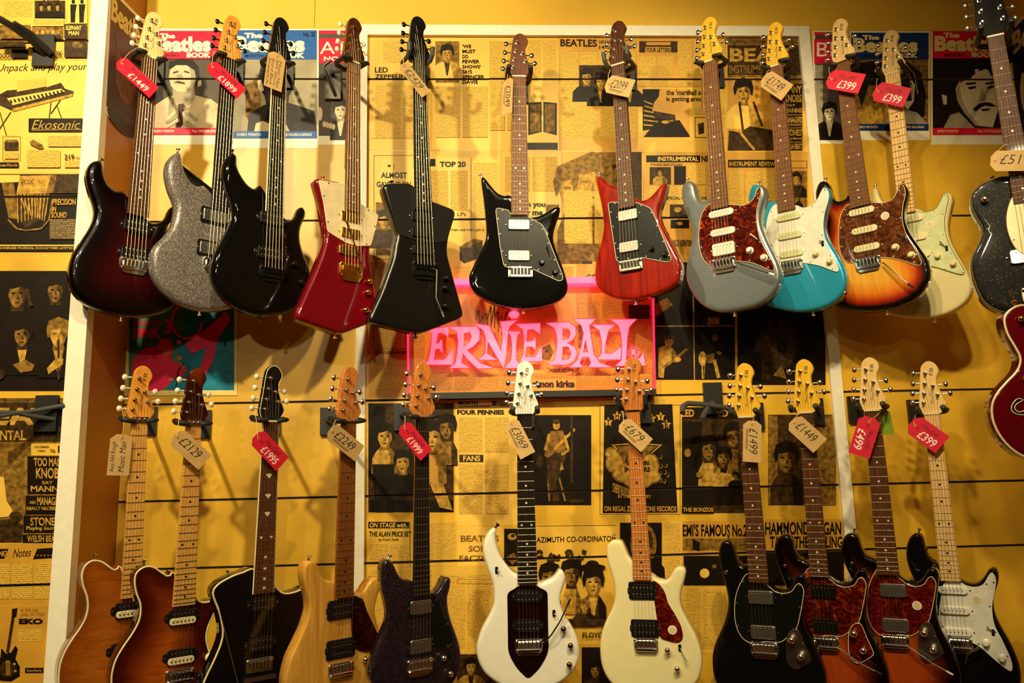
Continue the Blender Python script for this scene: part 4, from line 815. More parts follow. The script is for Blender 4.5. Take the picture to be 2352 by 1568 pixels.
def Z(ox, oy, s, pts): return [(ox + x / s, oy + y / s) for x, y in pts]
def body_mesh(out, thick, r, dome=0.0, N=132, corner=None):
    o = ccw(rounded_closed(out, corner, N) if corner else smooth_closed(out, N)); n = len(o)
    prof = [(r * 0.55, -thick), (0.0, -thick + r * 0.55), (0.0, -r)] + [(r * (1 - math.cos(a)), -r + r * math.sin(a)) for a in (0.45, 0.9, 1.25)] + [(r, 0.0)]
    V = []; rim = []
    for ins, z in prof:
        q = inset(o, ins) if ins else o
        V += [(x, y, z) for x, y in q]; rim += [ins] * n
    Fc = [(l * n + i, l * n + (i + 1) % n, (l + 1) * n + (i + 1) % n, (l + 1) * n + i) for l in range(len(prof) - 1) for i in range(n)]
    Fc.append(tuple(range(n))[::-1])
    ring = [Vector(p) for p in inset(o, r)]; O = [Vector(p) for p in o]
    x0 = min(p.x for p in ring); x1 = max(p.x for p in ring); y0 = min(p.y for p in ring); y1 = max(p.y for p in ring)
    st = 0.013; pts = list(ring); y = y0; row = 0
    while y < y1:
        x = x0 + (st / 2 if row % 2 else 0)
        while x < x1:
            p = Vector((x, y)); ins = False; j = n - 1
            for i in range(n):
                a, b = ring[i], ring[j]
                if (a.y > y) != (b.y > y) and x < (b.x - a.x) * (y - a.y) / (b.y - a.y) + a.x: ins = not ins
                j = i
            if ins and min((p - q).length_squared for q in ring) > (st * 0.55) ** 2: pts.append(p)
            x += st
        y += st * 0.87; row += 1
    res = delaunay_2d_cdt(pts, [(i, (i + 1) % n) for i in range(n)], [], 1, 1e-6)
    k = len(V)
    for p in res[0]:
        d = min((p - q).length for q in O); V.append((p.x, p.y, dome * (1 - math.exp(-max(0, d - r) / 0.03)))); rim.append(max(d, r))
    Fc += [tuple(i + k for i in t) for t in res[2]]
    me = bpy.data.meshes.new('body'); me.from_pydata(V, [], Fc)
    at = me.attributes.new('rim', 'FLOAT', 'POINT'); at.data.foreach_set('value', rim)
    bm = bmesh.new(); bm.from_mesh(me); bmesh.ops.remove_doubles(bm, verts=bm.verts, dist=2e-5); bmesh.ops.recalc_face_normals(bm, faces=bm.faces); bm.to_mesh(me); bm.free()
    me.shade_smooth(); me.set_sharp_from_angle(angle=math.radians(50))
    return me, o
# shared small meshes
SH = {}
def shared(key, fn):
    if key not in SH: SH[key] = fn()
    return SH[key]
def m_fret(mat):
    def f():
        V = []; n = 5
        for x in (-0.5, 0.5):
            for k in range(n):
                a = math.pi * k / (n - 1); V.append((x, 0.0011 * math.cos(a), 0.0011 * math.sin(a)))
        return MB().add(V, [(k, k + 1, n + k + 1, n + k) for k in range(n - 1)] + [tuple(range(n))[::-1], tuple(range(n, 2 * n))]).mesh('fret', 60)
    me = shared(('fret', mat.name), f)
    return me
def m_dot(mat): return shared(('dot', mat.name), lambda: MB().lathe([(0.0030, 0), (0.0030, 0.0007)], 10).mesh('inlay'))
def m_gem(mat): return shared(('gem', mat.name), lambda: MB().prism([(0, -0.007), (0.009, 0.003), (0.005, 0.006), (-0.005, 0.006), (-0.009, 0.003)], 0, 0.0007).mesh('inlay'))
def m_post(mat): return shared(('post', mat.name), lambda: MB().lathe([(0.0055, 0), (0.0055, 0.002), (0.0032, 0.0026), (0.0030, 0.010), (0.0036, 0.012), (0.0026, 0.0135)], 12).mesh('tuner_post'))
def m_button(mat):
    def f():
        b = MB().tube([(0, 0, 0), (0.011, 0, 0)], 0.0022, 8)
        b.lathe([(0.0005, -0.0045), (0.005, -0.0035), (0.0075, -0.001), (0.0075, 0.001), (0.005, 0.0035), (0.0005, 0.0045)], 10)
        k = len(b.v) - 60
        for i in range(k, len(b.v)):
            x, y, z = b.v[i]; b.v[i] = (x + 0.018, y * 1.15, z)
        return b.mesh('tuner_button')
    return shared(('btn', mat.name), f)
def m_screw(mat): return shared(('screw', mat.name), lambda: MB().lathe([(0.0026, 0), (0.0024, 0.0008), (0.001, 0.0013)], 8).mesh('screw'))
def m_strap(mat): return shared(('strap', mat.name), lambda: MB().lathe([(0.0035, 0), (0.0030, 0.004), (0.0030, 0.008), (0.0065, 0.011), (0.0065, 0.013), (0.003, 0.0145)], 12).mesh('strap_button'))
def m_knob(kind):
    pf = {'dome': [(0.0085, 0), (0.0085, 0.006), (0.008, 0.009), (0.006, 0.0125), (0.003, 0.014)], 'strat': [(0.0115, 0), (0.0115, 0.002), (0.0085, 0.004), (0.0075, 0.013), (0.006, 0.0145)],
          'cone': [(0.0095, 0), (0.0095, 0.002), (0.0065, 0.004), (0.006, 0.014), (0.005, 0.015)], 'sphere': [(0.004, 0), (0.004, 0.003), (0.0075, 0.006), (0.0085, 0.010), (0.0072, 0.014), (0.004, 0.0165), (0.001, 0.0172)]}[kind]
    return MB().lathe(pf, 18).mesh('knob')
KN = {}
def knob_mesh(kind, mat):
    if (kind, mat.name) not in KN: KN[(kind, mat.name)] = m_knob(kind)
    return KN[(kind, mat.name)]
HEAD = [(-.021, 0), (-.027, .012), (-.032, .025), (-.0315, .034), (-.025, .080), (-.019, .126), (-.0126, .145), (.004, .155), (.021, .147), (.030, .130), (.029, .120), (.023, .109), (.021, .092), (.027, .067), (.038, .038), (.041, .030), (.036, .019), (.021, 0)]
POSTS = [(-.006, .120), (-.0105, .090), (-.015, .061), (-.019, .034), (.0105, .082), (.020, .055)]
HEAD3 = [(-.021, 0), (-.024, .012), (-.036, .03), (-.038, .05), (-.033, .10), (-.036, .145), (-.03, .15), (-.012, .140), (0, .146), (.012, .140), (.03, .15), (.036, .145), (.033, .10), (.038, .05), (.036, .03), (.024, .012), (.021, 0)]
POSTS3 = [(-.024, .046), (-.022, .078), (-.021, .110), (.024, .046), (.022, .078), (.021, .110)]

class Guitar:
    def __init__(g, label, nutL, nutR, endL, endR, bridge, yaw, Y, pitch=3.0, group='guitars on the upper row'):
        ps, al = math.radians(yaw), math.radians(pitch)
        g.n = Vector((math.sin(ps) * math.cos(al), -math.cos(ps) * math.cos(al), -math.sin(al)))
        g.P = onwall(*bridge, Y)
        nut = hit((nutL[0] + nutR[0]) / 2, (nutL[1] + nutR[1]) / 2, g.P + g.n * 0.012, g.n) - g.n * 0.012
        br = g.P.copy(); g.npx = ((nutL[0] + nutR[0]) / 2, (nutL[1] + nutR[1]) / 2)
        g.ey = (nut - br).normalized(); g.ez = g.n; g.ex = g.ey.cross(g.ez).normalized()
        g.root = empty('electric_guitar', nut); tag(g.root, label, 'guitar', group)
        M = Matrix((g.ex, g.ey, g.ez)).transposed().to_4x4(); M.translation = nut
        g.root.matrix_world = M; g.M = M; g.Mi = M.inverted()
        g.scale = (nut - br).length; g.nut = nut
        a = g.l(*endL, 0.012); b = g.l(*endR, 0.012); c = g.l(*nutL, 0.012); d = g.l(*nutR, 0.012)
        g.wn = max(0.034, min(0.050, d[0] - c[0])); g.we = max(0.048, min(0.066, b[0] - a[0])); g.Lf = -(a[1] + b[1]) / 2
    def l(g, x, y, z=0.0):
        p = g.Mi @ hit(x, y, g.nut + g.n * z, g.n); return (p.x, p.y)
    def L(g, pts, z=0.0): return [g.l(x, y, z) for x, y in pts]
    def body(g, pts, paint, thick=0.042, r=0.009, dome=0.0, corner=None, binding=None):
        me, o = body_mesh(g.L(pts), thick, r, dome, corner=corner); g.out = o
        g.b = link('body', me, PAINT[paint], g.root); g.thick = thick
        if binding:
            q = inset(o, 0.0016)
            MB().tube([(x, y, -r * 0.35) for x, y in q], 0.0026, 6, closed=True).obj('binding', binding, g.root)
    def neck(g, fb, head='maple', headpts=HEAD, posts=POSTS, frets=22, dots='pearl', hw=chrome, btn=None, nutm=None, ring=False, three=False, face=None, dull=False, lock=False, gem=False):
        s, Lf = g.scale, g.Lf
        hn, he = g.wn / 2 + 0.0015, g.we / 2 + 0.0015
        nw = HEADW['maple' if head in ('black', 'white', 'mahog') else head]
        if fb in ('maple', 'roast', 'birdseye', 'roastd'): nw = FB[fb]
        # neck back: half-oval section
        V = []; n = 9; ys = [0.004, -0.15, -Lf * 0.72]
        for y in ys:
            h = hn + (he - hn) * (-y / Lf)
            for k in range(n):
                a = math.pi * k / (n - 1); V.append((h * math.cos(a), y, 0.0065 - 0.021 * math.sin(a)))
        Fc = [(i * n + k, (i + 1) * n + k, (i + 1) * n + k + 1, i * n + k + 1) for i in range(2) for k in range(n - 1)] + [tuple(range(n)), tuple(range(2 * n, 3 * n))[::-1]]
        MB().add(V, Fc).obj('neck', nw, g.root)
        top = 0.0125
        f = MB().add([(-hn, 0, .0065), (hn, 0, .0065), (he, -Lf, .0065), (-he, -Lf, .0065), (-hn + .001, 0, top), (hn - .001, 0, top), (he - .001, -Lf, top), (-he + .001, -Lf, top)],
                     [(0, 1, 2, 3), (7, 6, 5, 4), (0, 4, 5, 1), (1, 5, 6, 2), (2, 6, 7, 3), (3, 7, 4, 0)]).obj('fretboard', FB[fb], g.root, smooth=0)
        fm = fretd if dull else fretm
        for k in range(1, frets + 1):
            y = -s * (1 - 2 ** (-k / 12))
            if -y > Lf - 0.002: break
            link('fret', m_fret(fm), fm, f, (0, y, top), None, (2 * (hn + (he - hn) * (-y / Lf)) - 0.001, 1, 1))
        dm = {'pearl': pearl, 'black': blackpl}[dots] if dots else None
        if dm:
            for k in (3, 5, 7, 9, 12, 15, 17, 19, 21):
                y = -s * (1 - (2 ** (-k / 12) + 2 ** (-(k - 1) / 12)) / 2)
                if -y > Lf: break
                sc_ = 1.0 if k < 15 or not gem else 0.6
                for x in ((-0.3, 0.3) if k == 12 else (0.0,)):
                    link('inlay', m_gem(dm) if gem else m_dot(dm), dm, f, (x * g.we * 0.85, y, top - 0.0001), None, (sc_ * (0.55 if gem and k == 12 else 1),) * 2 + (1,))
        # headstock
        hp = smooth_closed(headpts, 56) if not three else rounded_closed(headpts, 0.006, 56)
        hd = MB().prism(hp, -0.010, 0.0045, 0.0015); g.h = hd.obj('headstock', HEADW[head], g.root)
        if head == 'mahog':
            at = g.h.data.attributes.new('rim', 'FLOAT', 'POINT'); O = [Vector(q) for q in hp]
            at.data.foreach_set('value', [0.03 if v.co.z > 0 and abs(v.co.x) < 0.015 else 0.0 for v in g.h.data.vertices])
        bt = btn or hw
        for i, (x, y) in enumerate(posts):
            left = i < (3 if three else 4)
            p = link('tuner', m_post(hw), hw, g.root, (x, y, 0.0045))
            ex = min(q[0] for q in hp if abs(q[1] - y) < 0.012) if left else max(q[0] for q in hp if abs(q[1] - y) < 0.012)
            link('tuner_button', m_button(bt), bt, p, (ex - x, 0.002, -0.012), (0, 0, math.pi if left else 0))
        nm = nutm or bone
        MB().box((-hn, -0.001, 0.0065), (hn, 0.004 if not lock else 0.014, top + (0.0022 if not lock else 0.004))).obj('nut', nm, g.root, smooth=0)
        if lock:
            for x in (-0.013, 0, 0.013): link('nut_clamp', m_screw(chrome), chrome, g.root, (x, 0.007, top + 0.004), None, (2, 2, 2))
        order = [3, 2, 1, 0, 4, 5] if not three else [0, 1, 2, 5, 4, 3]
        zb = g.bz if hasattr(g, 'bz') else 0.016
        for i in range(6):
            u = (i - 2.5) / 2.5; px, py = posts[order[i]]
            MB().tube([(u * 0.0262, -s, zb), (u * (hn - 0.0045), 0, top + 0.0024), (px, py, 0.011)], 0.00036, 5).obj('string', steel, g.root)
        if face: g.script(face)
    def script(g, m):
        # small maker's script running along the headstock
        letter('MusicMan', Vector((0.007, 0.030, 0.0047)), Vector((0, 0.040, 0)), Vector((-0.0065, 0, 0)), m, g.h, 0.0, 0.2)
        letter('EB', Vector((0.012, 0.112, 0.0047)), Vector((0.004, 0.022, 0)), Vector((-0.009, 0, 0)), m, g.h, 0.0, 0.2)
    def guard(g, pts, kind, edge=None, screws=10, corner=None, z=0.0028, skip=None):
        q = g.L(pts, z); o = rounded_closed(q, corner, 90) if corner else smooth_closed(q, 100)
        d = getattr(g, 'dz', 0.0)
        p = MB().prism(o, d + 0.0002, d + z, 0.0007).obj('pickguard', GUARD[kind] if isinstance(kind, str) else kind, g.root)
        o = ccw(o)
        if edge: MB().tube([(x, y, d + z - 0.0004) for x, y in inset(o, 0.0006)], 0.0010, 5, closed=True).obj('pickguard_edge', edge, p)
        q = inset(o, 0.0055); n = len(q)
        for k in range(screws):
            x, y = q[int((k + 0.5) * n / screws)]
            if abs(x) < g.we / 2 + 0.002 and -g.Lf - 0.01 < y: continue
            link('screw', m_screw(nickel), nickel, p, (x, y, d + z))
        return p
    def pickup(g, at, kind='hum', w=0.070, h=0.036, rot=0.0, cover=None, base=0.0, ring=None):
        x, y = at if isinstance(at[0], float) and abs(at[0]) < 1 else g.l(*at, 0.004)
        d = getattr(g, 'dz', 0.0) + base; r = math.radians(rot)
        cov = cover or blackpl
        def plate(w_, h_, z0, z1, rr, bev=0.001):
            return MB().prism(rounded_closed([(-w_ / 2, -h_ / 2), (w_ / 2, -h_ / 2), (w_ / 2, h_ / 2), (-w_ / 2, h_ / 2)], rr, 32), z0, z1, bev)
        if kind == 'single':
            m = plate(w, h, 0.0005, 0.0075, h * 0.48, 0.0015)
        elif kind == 'bar':
            m = plate(w, h, 0.0005, 0.007, 0.003, 0.0012)
        else:
            m = plate(w, h, 0.0005, 0.008, 0.003, 0.0012)
        o = m.obj('pickup', cov, g.root, loc=(x, y, d), rot=(0, 0, r))
        if kind in ('hum', 'zebra'):
            MB().prism([(-w / 2 - .011, -.006), (-w / 2 - .007, -.011), (w / 2 + .007, -.011), (w / 2 + .011, -.006), (w / 2 + .011, .006), (w / 2 + .007, .011), (-w / 2 - .007, .011), (-w / 2 - .011, .006)], 0.0003, 0.003, 0.0005).obj('mounting_leg', cov if kind == 'hum' else blackpl, o)
        if ring:
            plate(w + 0.016, h + 0.014, 0.0002, 0.0035, 0.004).obj('mounting_ring', ring, o)
        if kind == 'zebra':
            sg_ = 1 if rot == 0 else -1
            plate(w - 0.002, h * 0.46, 0.004, 0.0098, h * 0.22).obj('bobbin', creamp, o, loc=(0, -sg_ * h * 0.25, 0))
        pm = nickel if kind != 'single' else nickel
        if kind in ('hum', 'zebra'):
            for rw in (-1, 1):
                for k in range(6): link('pole_piece', m_screw(nickel), nickel, o, ((k - 2.5) * 0.0102, rw * h * 0.25, 0.008 if kind == 'hum' else (0.0098 if (rw < 0) == (rot == 0) else 0.008)))
        elif kind == 'chrome':
            for k in range(6): link('pole_piece', m_screw(nickel), nickel, o, ((k - 2.5) * 0.0102, h * (0.26 if rot == 0 else -0.26), 0.008), None, (0.8, 0.8, 0.8))
        elif kind == 'single':
            for k in range(6): link('pole_piece', m_screw(steel), steel, o, ((k - 2.5) * 0.0100, 0, 0.0073), None, (0.7, 0.7, 0.5))
        elif kind == 'bar':
            for k in range(5): MB().box(((k - 2) * 0.012 - 0.0008, -h / 2 + 0.002, 0.0068), ((k - 2) * 0.012 + 0.0008, h / 2 - 0.002, 0.0076)).obj('pole_piece', blackpl, o, smooth=0)
        for s_ in (-1, 1): link('screw', m_screw(chrome), chrome, o, (s_ * (w / 2 + 0.006), 0, 0.003 if kind != 'single' else 0.0005))
        return o
    def bridge(g, mat, w=0.076, h=0.036, style='trem', lip=0.016, off=0.0):
        d = getattr(g, 'dz', 0.0); y = -g.scale + off
        pl = [(-w / 2, 0.012), (w / 2, 0.012), (w / 2, -h + 0.012), (-w / 2, -h + 0.012)]
        if style == 'lip': pl = [(-w / 2, 0.012), (w / 2, 0.012), (w / 2, -h + 0.018), (w * 0.36, -h - 0.002 + 0.012 - lip * 0.5), (-w * 0.36, -h - 0.002 + 0.012 - lip * 0.5), (-w / 2, -h + 0.018)]
        o = MB().prism(rounded_closed(pl, 0.004, 36), 0.001, 0.0065, 0.001).obj('bridge', mat, g.root, loc=(0, y, d))
        if style != 'flat':
            MB().prism(rounded_closed([(-w * 0.46, -h + 0.022), (w * 0.46, -h + 0.022), (w * 0.46, -h + 0.012), (-w * 0.46, -h + 0.012)], 0.003, 24), 0.006, 0.0125, 0.002).obj('tail_block', mat, o)
        for i in range(6):
            x = (i - 2.5) * 0.0105
            MB().add(*saddle(x)).obj('saddle', mat, o, smooth=0)
        for s_ in (-1, 1): link('stud', m_strap(mat), mat, o, (s_ * w * 0.44, 0.006, 0.0), None, (0.7, 0.7, 0.9))
        return o
    def knob(g, at, kind='dome', mat=None, s=1.0):
        x, y = g.l(*at, 0.006); mat = mat or chrome
        link('knob', knob_mesh(kind, mat), mat, g.root, (x, y, getattr(g, 'dz', 0.0) + 0.0026), None, (s, s, s))
    def switch(g, at, tip, mat=None):
        x, y = g.l(*at, 0.004); x2, y2 = g.l(*tip, 0.004); d = getattr(g, 'dz', 0.0) + 0.003
        o = MB().prism(rounded_closed([(x - .004, y - .009), (x + .004, y - .009), (x + .004, y + .009), (x - .004, y + .009)], 0.002, 20), d - 0.001, d + 0.001, 0.0003).obj('switch', blackhw, g.root)
        MB().tube([(x, y, d), (x2, y2, d + 0.010)], [0.0013, 0.0022], 8).obj('switch_lever', mat or chrome, o)
    def arm(g, pts, mat=None, tipmat=None):
        mat = mat or chrome; d = getattr(g, 'dz', 0.0); n = len(pts); q = g.L(pts, 0.02)
        P = [(x, y, d + 0.014 + 0.012 * math.sin(math.pi * 0.5 * i / max(1, n - 1))) for i, (x, y) in enumerate(q)]
        o = MB().tube(P, 0.0022, 8).obj('tremolo_arm', mat, g.root)
        a, b = Vector(P[-1]), Vector(P[-2]); t = (a - b).normalized()
        MB().tube([a - t * 0.002, a + t * 0.016], [0.0036, 0.0036], 8).obj('arm_tip', tipmat or mat, o)
    def straps(g, at, mat=None, side=None):
        mat = mat or chrome
        bot = min(g.out, key=lambda q: q[1])
        link('strap_button', m_strap(mat), mat, g.root, (bot[0], bot[1] + 0.001, -g.thick / 2), (math.pi / 2, 0, 0))
        if at:
            x, y = g.l(*at, -0.015)
            k = min(range(len(g.out)), key=lambda i: (g.out[i][0] - x) ** 2 + (g.out[i][1] - y) ** 2); o = g.out
            a, b = Vector(o[k - 1]), Vector(o[(k + 1) % len(o)]); t = (b - a).normalized(); nn = Vector((t.y, -t.x, 0))
            link('strap_button', m_strap(mat), mat, g.root, (o[k][0], o[k][1], -g.thick / 2), nn.to_track_quat('Z', 'Y').to_euler())
    def jack(g, at, mat=None):
        x, y = g.l(*at, -0.02); o = g.out
        k = min(range(len(o)), key=lambda i: (o[i][0] - x) ** 2 + (o[i][1] - y) ** 2)
        a, b = Vector(o[k - 2]), Vector(o[(k + 2) % len(o)]); t = (b - a).normalized(); nn = Vector((t.y, -t.x, 0))
        ob = MB().prism(rounded_closed([(-.016, -.011), (.016, -.011), (.016, .011), (-.016, .011)], 0.005, 28), -0.001, 0.0015, 0.0005).obj('jack_plate', mat or chrome, g.root, loc=(o[k][0], o[k][1], -g.thick / 2))
        zax = nn; xax = Vector((t.x, t.y, 0)); yax = zax.cross(xax)
        ob.rotation_euler = Matrix((xax, yax, zax)).transposed().to_euler()
        MB().lathe([(0.0055, 0), (0.0055, 0.003), (0.003, 0.0032)], 12).obj('jack_socket', chrome, ob)
    def sticker(g, at, ringm=None):
        x, y = g.l(*at, 0.003); d = getattr(g, 'dz', 0.0) + 0.003
        o = MB().lathe([(0.0125, 0), (0.0125, 0.0004)], 24, (x, y, d)).obj('round_sticker', whitepl, g.root)
        MB().lathe([(0.0095, 0), (0.0095, 0.0003)], 20, (x, y, d + 0.0004)).obj('sticker_print', plain('sticker_print', srgb(232, 206, 150), 0.4), o)
def saddle(x):
    w = 0.0042
    V = [(x - w, -0.013, .0065), (x + w, -0.013, .0065), (x + w, .007, .0065), (x - w, .007, .0065), (x - w * .8, -0.012, .0115), (x + w * .8, -0.012, .0115), (x + w * .8, .004, .0155), (x - w * .8, .004, .0155)]
    return V, [(3, 2, 1, 0), (4, 5, 6, 7), (0, 1, 5, 4), (1, 2, 6, 5), (2, 3, 7, 6), (3, 0, 4, 7)]

# ---- price tags and hangers
TAN = plain('tag_manila', srgb(206, 166, 104), 0.7, var=0.05, scale=30); TRED = plain('tag_red', srgb(222, 20, 54), 0.6, var=0.03)
TGREEN = plain('tag_green', srgb(120, 150, 20), 0.6); twine = plain('twine', srgb(232, 206, 150), 0.8)
pen = plain('pen_black', (0.02, 0.015, 0.012), 0.6, var=0); penw = plain('pen_white', srgb(248, 240, 228), 0.6, var=0)
def pricetag(g, label, hole, far, width, text, col='tan', knot=None, twist=0.0, z=0.034, lines=None, small=None, under=True, flip=False):
    """card hanging by twine in front of the neck; hole / far: pixels of the middle of its two ends"""
    A = hit(*hole, g.nut + g.n * z, g.n); B = hit(*far, g.nut + g.n * z, g.n)
    ux = (B - A); Lg = ux.length; ux.normalize(); uz = g.n.copy(); uy = uz.cross(ux).normalized()
    if twist: uy = (Matrix.Rotation(math.radians(twist), 3, ux) @ uy); uz = ux.cross(uy).normalized()
    wd = width / F * (A - CAMP).length
    M = Matrix((ux, uy, uz)).transposed().to_4x4(); M.translation = A
    c = wd * 0.28
    o = MB().prism([(0, -wd / 2 + c), (c * 0.8, -wd / 2), (Lg, -wd / 2), (Lg, wd / 2), (c * 0.8, wd / 2), (0, wd / 2 - c)], -0.0004, 0.0004).obj('price_tag', {'tan': TAN, 'red': TRED, 'green': TGREEN}[col], None, smooth=0)
    o.matrix_world = M; tag(o, label, 'price tag', 'price tags hanging on the guitars')
    MB().lathe([(0.0040, 0), (0.0040, 0.0003)], 12, (c * 0.8, 0, 0.0004)).obj('eyelet', plain('eyelet', srgb(214, 140, 60), 0.5), o)
    k = o.matrix_world.inverted() @ (hit(*knot, g.nut + g.n * 0.012, g.n) if knot else A + Vector((0.01, 0.0, 0.03)))
    q = Vector((c * 0.8, 0, 0.001)); mid = (k + q) / 2 + Vector((-0.006, 0.004, 0.003))
    MB().tube([q + Vector((0, 0, -0.001)), q + Vector((-0.004, 0.0, 0.002)), mid, k], 0.0008, 5).obj('twine', twine, o)
    dx, dy = Vector((1, 0, 0)), Vector((0, 1, 0)); f = -1 if flip else 1
    def put(t, x0, y0, w_, h_, m, sh=0.25):
        org = Vector((x0 if f > 0 else x0 + w_, y0 if f > 0 else y0 + h_, 0.0006)); letter(t, org, dx * w_ * f, dy * h_ * f, m, o, -0.004 if m is pen else 0.008, sh, 'handwriting')
    if lines:
        nl = len(lines)
        for i, t in enumerate(lines): put(t, Lg * 0.18, wd * (0.36 - (i + 1) * 0.78 / nl), Lg * 0.74, wd * 0.55 / nl, pen)
    elif col == 'red':
        put(text, Lg * 0.34, -wd * 0.38, Lg * 0.52, wd * 0.40, penw, 0.1)
        put(small or 'was', Lg * 0.30, wd * 0.10, Lg * 0.48, wd * 0.22, pen); put('NOW', Lg * 0.17, -wd * 0.08, Lg * 0.12, wd * 0.14, pen)
    elif text:
        put(text, Lg * 0.18, -wd * 0.16, Lg * 0.62, wd * 0.46, pen)
        if under:
            for i in range(2): MB().tube([(Lg * 0.2, -wd * (0.24 + i * 0.07), 0.0006), (Lg * (0.72 - i * 0.05), -wd * (0.27 + i * 0.07), 0.0006)], 0.0007, 4).obj('handwriting', pen, o)
    return o
def hanger(g, label, style='lock', plate=(0, 0), mat=None, tilt=0.0):
    mat = mat or rubber
    h = empty('guitar_hanger', onwall(g.npx[0] + plate[0], g.npx[1] + plate[1])); tag(h, label, 'guitar hanger', 'wall hangers')
    inv = Vector(h.location)
    def W(x, y, z): return (g.M @ Vector((x, y, z))) - inv
    MB().box((-0.024, -0.014, -0.045), (0.024, -0.0005, 0.040)).obj('back_plate', blackm, h, smooth=0)
    yc = W(0, 0.004, -0.048)
    MB().tube([(0, -0.012, 0), (0, -0.035, 0), yc * 0.6 + Vector((0, -0.02, 0)) * 0.4, yc], 0.0065, 10).obj('arm', blackm, h)
    MB().tube([W(-0.036, 0.010, -0.034), W(-0.030, 0.006, -0.044), W(0, 0.002, -0.050), W(0.030, 0.006, -0.044), W(0.036, 0.010, -0.034)], 0.008, 10).obj('yoke', blackm, h)
    for s in (-1, 1):
        if style == 'lock':
            MB().tube([W(s * 0.036, 0.010, -0.036), W(s * 0.0355, 0.006, 0.014)], 0.0075, 10).obj('prong', mat, h)
            MB().tube([W(s * 0.046, 0.006, 0.019), W(s * 0.040, 0.006, 0.021), W(s * 0.018, 0.003 + s * tilt, 0.021), W(s * 0.014, 0.003 + s * tilt, 0.021)], [0.004, 0.0066, 0.0066, 0.004], 10).obj('locking_arm', mat, h)
        elif style == 'fork':
            MB().tube([W(s * 0.036, 0.010, -0.036), W(s * 0.037, 0.008, 0.012), W(s * 0.038, 0.020, 0.026), W(s * 0.039, 0.044, 0.030), W(s * 0.039, 0.046, 0.030)], [0.007, 0.0072, 0.0072, 0.0072, 0.004], 10).obj('prong', mat, h)
        else:
            MB().tube([W(s * 0.036, 0.010, -0.036), W(s * 0.036, 0.010, 0.026), W(s * 0.034, 0.020, 0.044), W(s * 0.034, 0.021, 0.047)], [0.0075, 0.0078, 0.0078, 0.004], 10).obj('prong', mat, h)
    return h

# ------------------------------------------------------------ upper row
A = lambda p: Z(100, 330, 3.137, p)
Bz = lambda p: Z(500, 330, 3.137, p)
Cz = lambda p: Z(1050, 380, 3.137, p)
Dz = lambda p: Z(1540, 350, 3.137, p)
Ez = lambda p: Z(1852, 350, 3.136, p)
a1 = lambda f, x, y: f([(x, y)])[0]

g = Guitar('dark red burst electric guitar, leftmost on the upper row', (330, 130), (363, 134), (293, 492), (341, 496), (306, 604), 40, 2.42, 0.0)
g.body(A([(395, 108), (345, 135), (322, 190), (320, 250), (342, 340), (372, 430), (378, 500), (352, 580), (282, 695), (224, 790), (198, 870), (194, 950), (215, 1040), (270, 1110), (345, 1165), (450, 1210), (590, 1240), (720, 1245), (850, 1225), (950, 1180), (1010, 1100), (1025, 1000), (1000, 880), (945, 780), (905, 690), (905, 610), (935, 540), (965, 480), (958, 440), (925, 455), (900, 510), (865, 550), (810, 562), (765, 540), (600, 345), (540, 335), (485, 300), (452, 235), (442, 170), (432, 128)]), 'redburst', r=0.017, dome=0.004)
g.dz = 0.003
g.pickup(a1(A, 672, 598)); g.pickup(a1(A, 655, 790)); g.bridge(chrome, style='lip')
g.neck('rose', 'maple', btn=pearl, dots='pearl', face=pen, frets=24); g.straps(a1(A, 405, 105)); g.knob(a1(A, 900, 900), 'dome', blackhw)
hanger(g, 'black locking wall hanger holding the dark red burst guitar', 'lock', (16, 34), tilt=-0.004)
pricetag(g, 'red price tag £1449 on the leftmost upper guitar', (272.5, 139), (354, 213), 34, '£1449', 'red', (318, 108), small='Was £1749')

g = Guitar('silver violet sparkle electric guitar, second on the upper row', (512, 135), (545, 139), (478, 478), (518, 483), (494, 603), 38, 2.48, 0.0)
g.body(A([(985, 50), (925, 85), (895, 150), (892, 220), (914, 320), (948, 405), (958, 475), (932, 580), (874, 662), (808, 728), (782, 810), (788, 915), (828, 1010), (900, 1090), (1000, 1155), (1130, 1195), (1260, 1200), (1390, 1170), (1480, 1100), (1510, 980), (1480, 850), (1440, 740), (1435, 650), (1465, 560), (1495, 490), (1485, 445), (1455, 470), (1420, 530), (1380, 545), (1345, 530), (1310, 480), (1180, 305), (1120, 300), (1070, 265), (1030, 200), (1010, 140), (1003, 85)]), 'silverflake', r=0.017, dome=0.004)
g.dz = 0.003
g.pickup(a1(A, 1235, 525), 'chrome', cover=nickel, ring=blackpl); g.pickup(a1(A, 1210, 760), 'chrome', cover=nickel, ring=blackpl); g.bridge(chrome, style='lip')
g.neck('ebony', 'orange', hw=chrome, btn=blackhw, dots=None, nutm=blackpl, face=pen, frets=24); g.straps(a1(A, 985, 52))
hanger(g, 'black locking wall hanger holding the silver sparkle guitar', 'lock', (16, 34), tilt=-0.004)
pricetag(g, 'red price tag £1899 on the silver sparkle guitar', (481, 147), (555, 215), 34, '£1899', 'red', (492, 118), small='Was £2299')

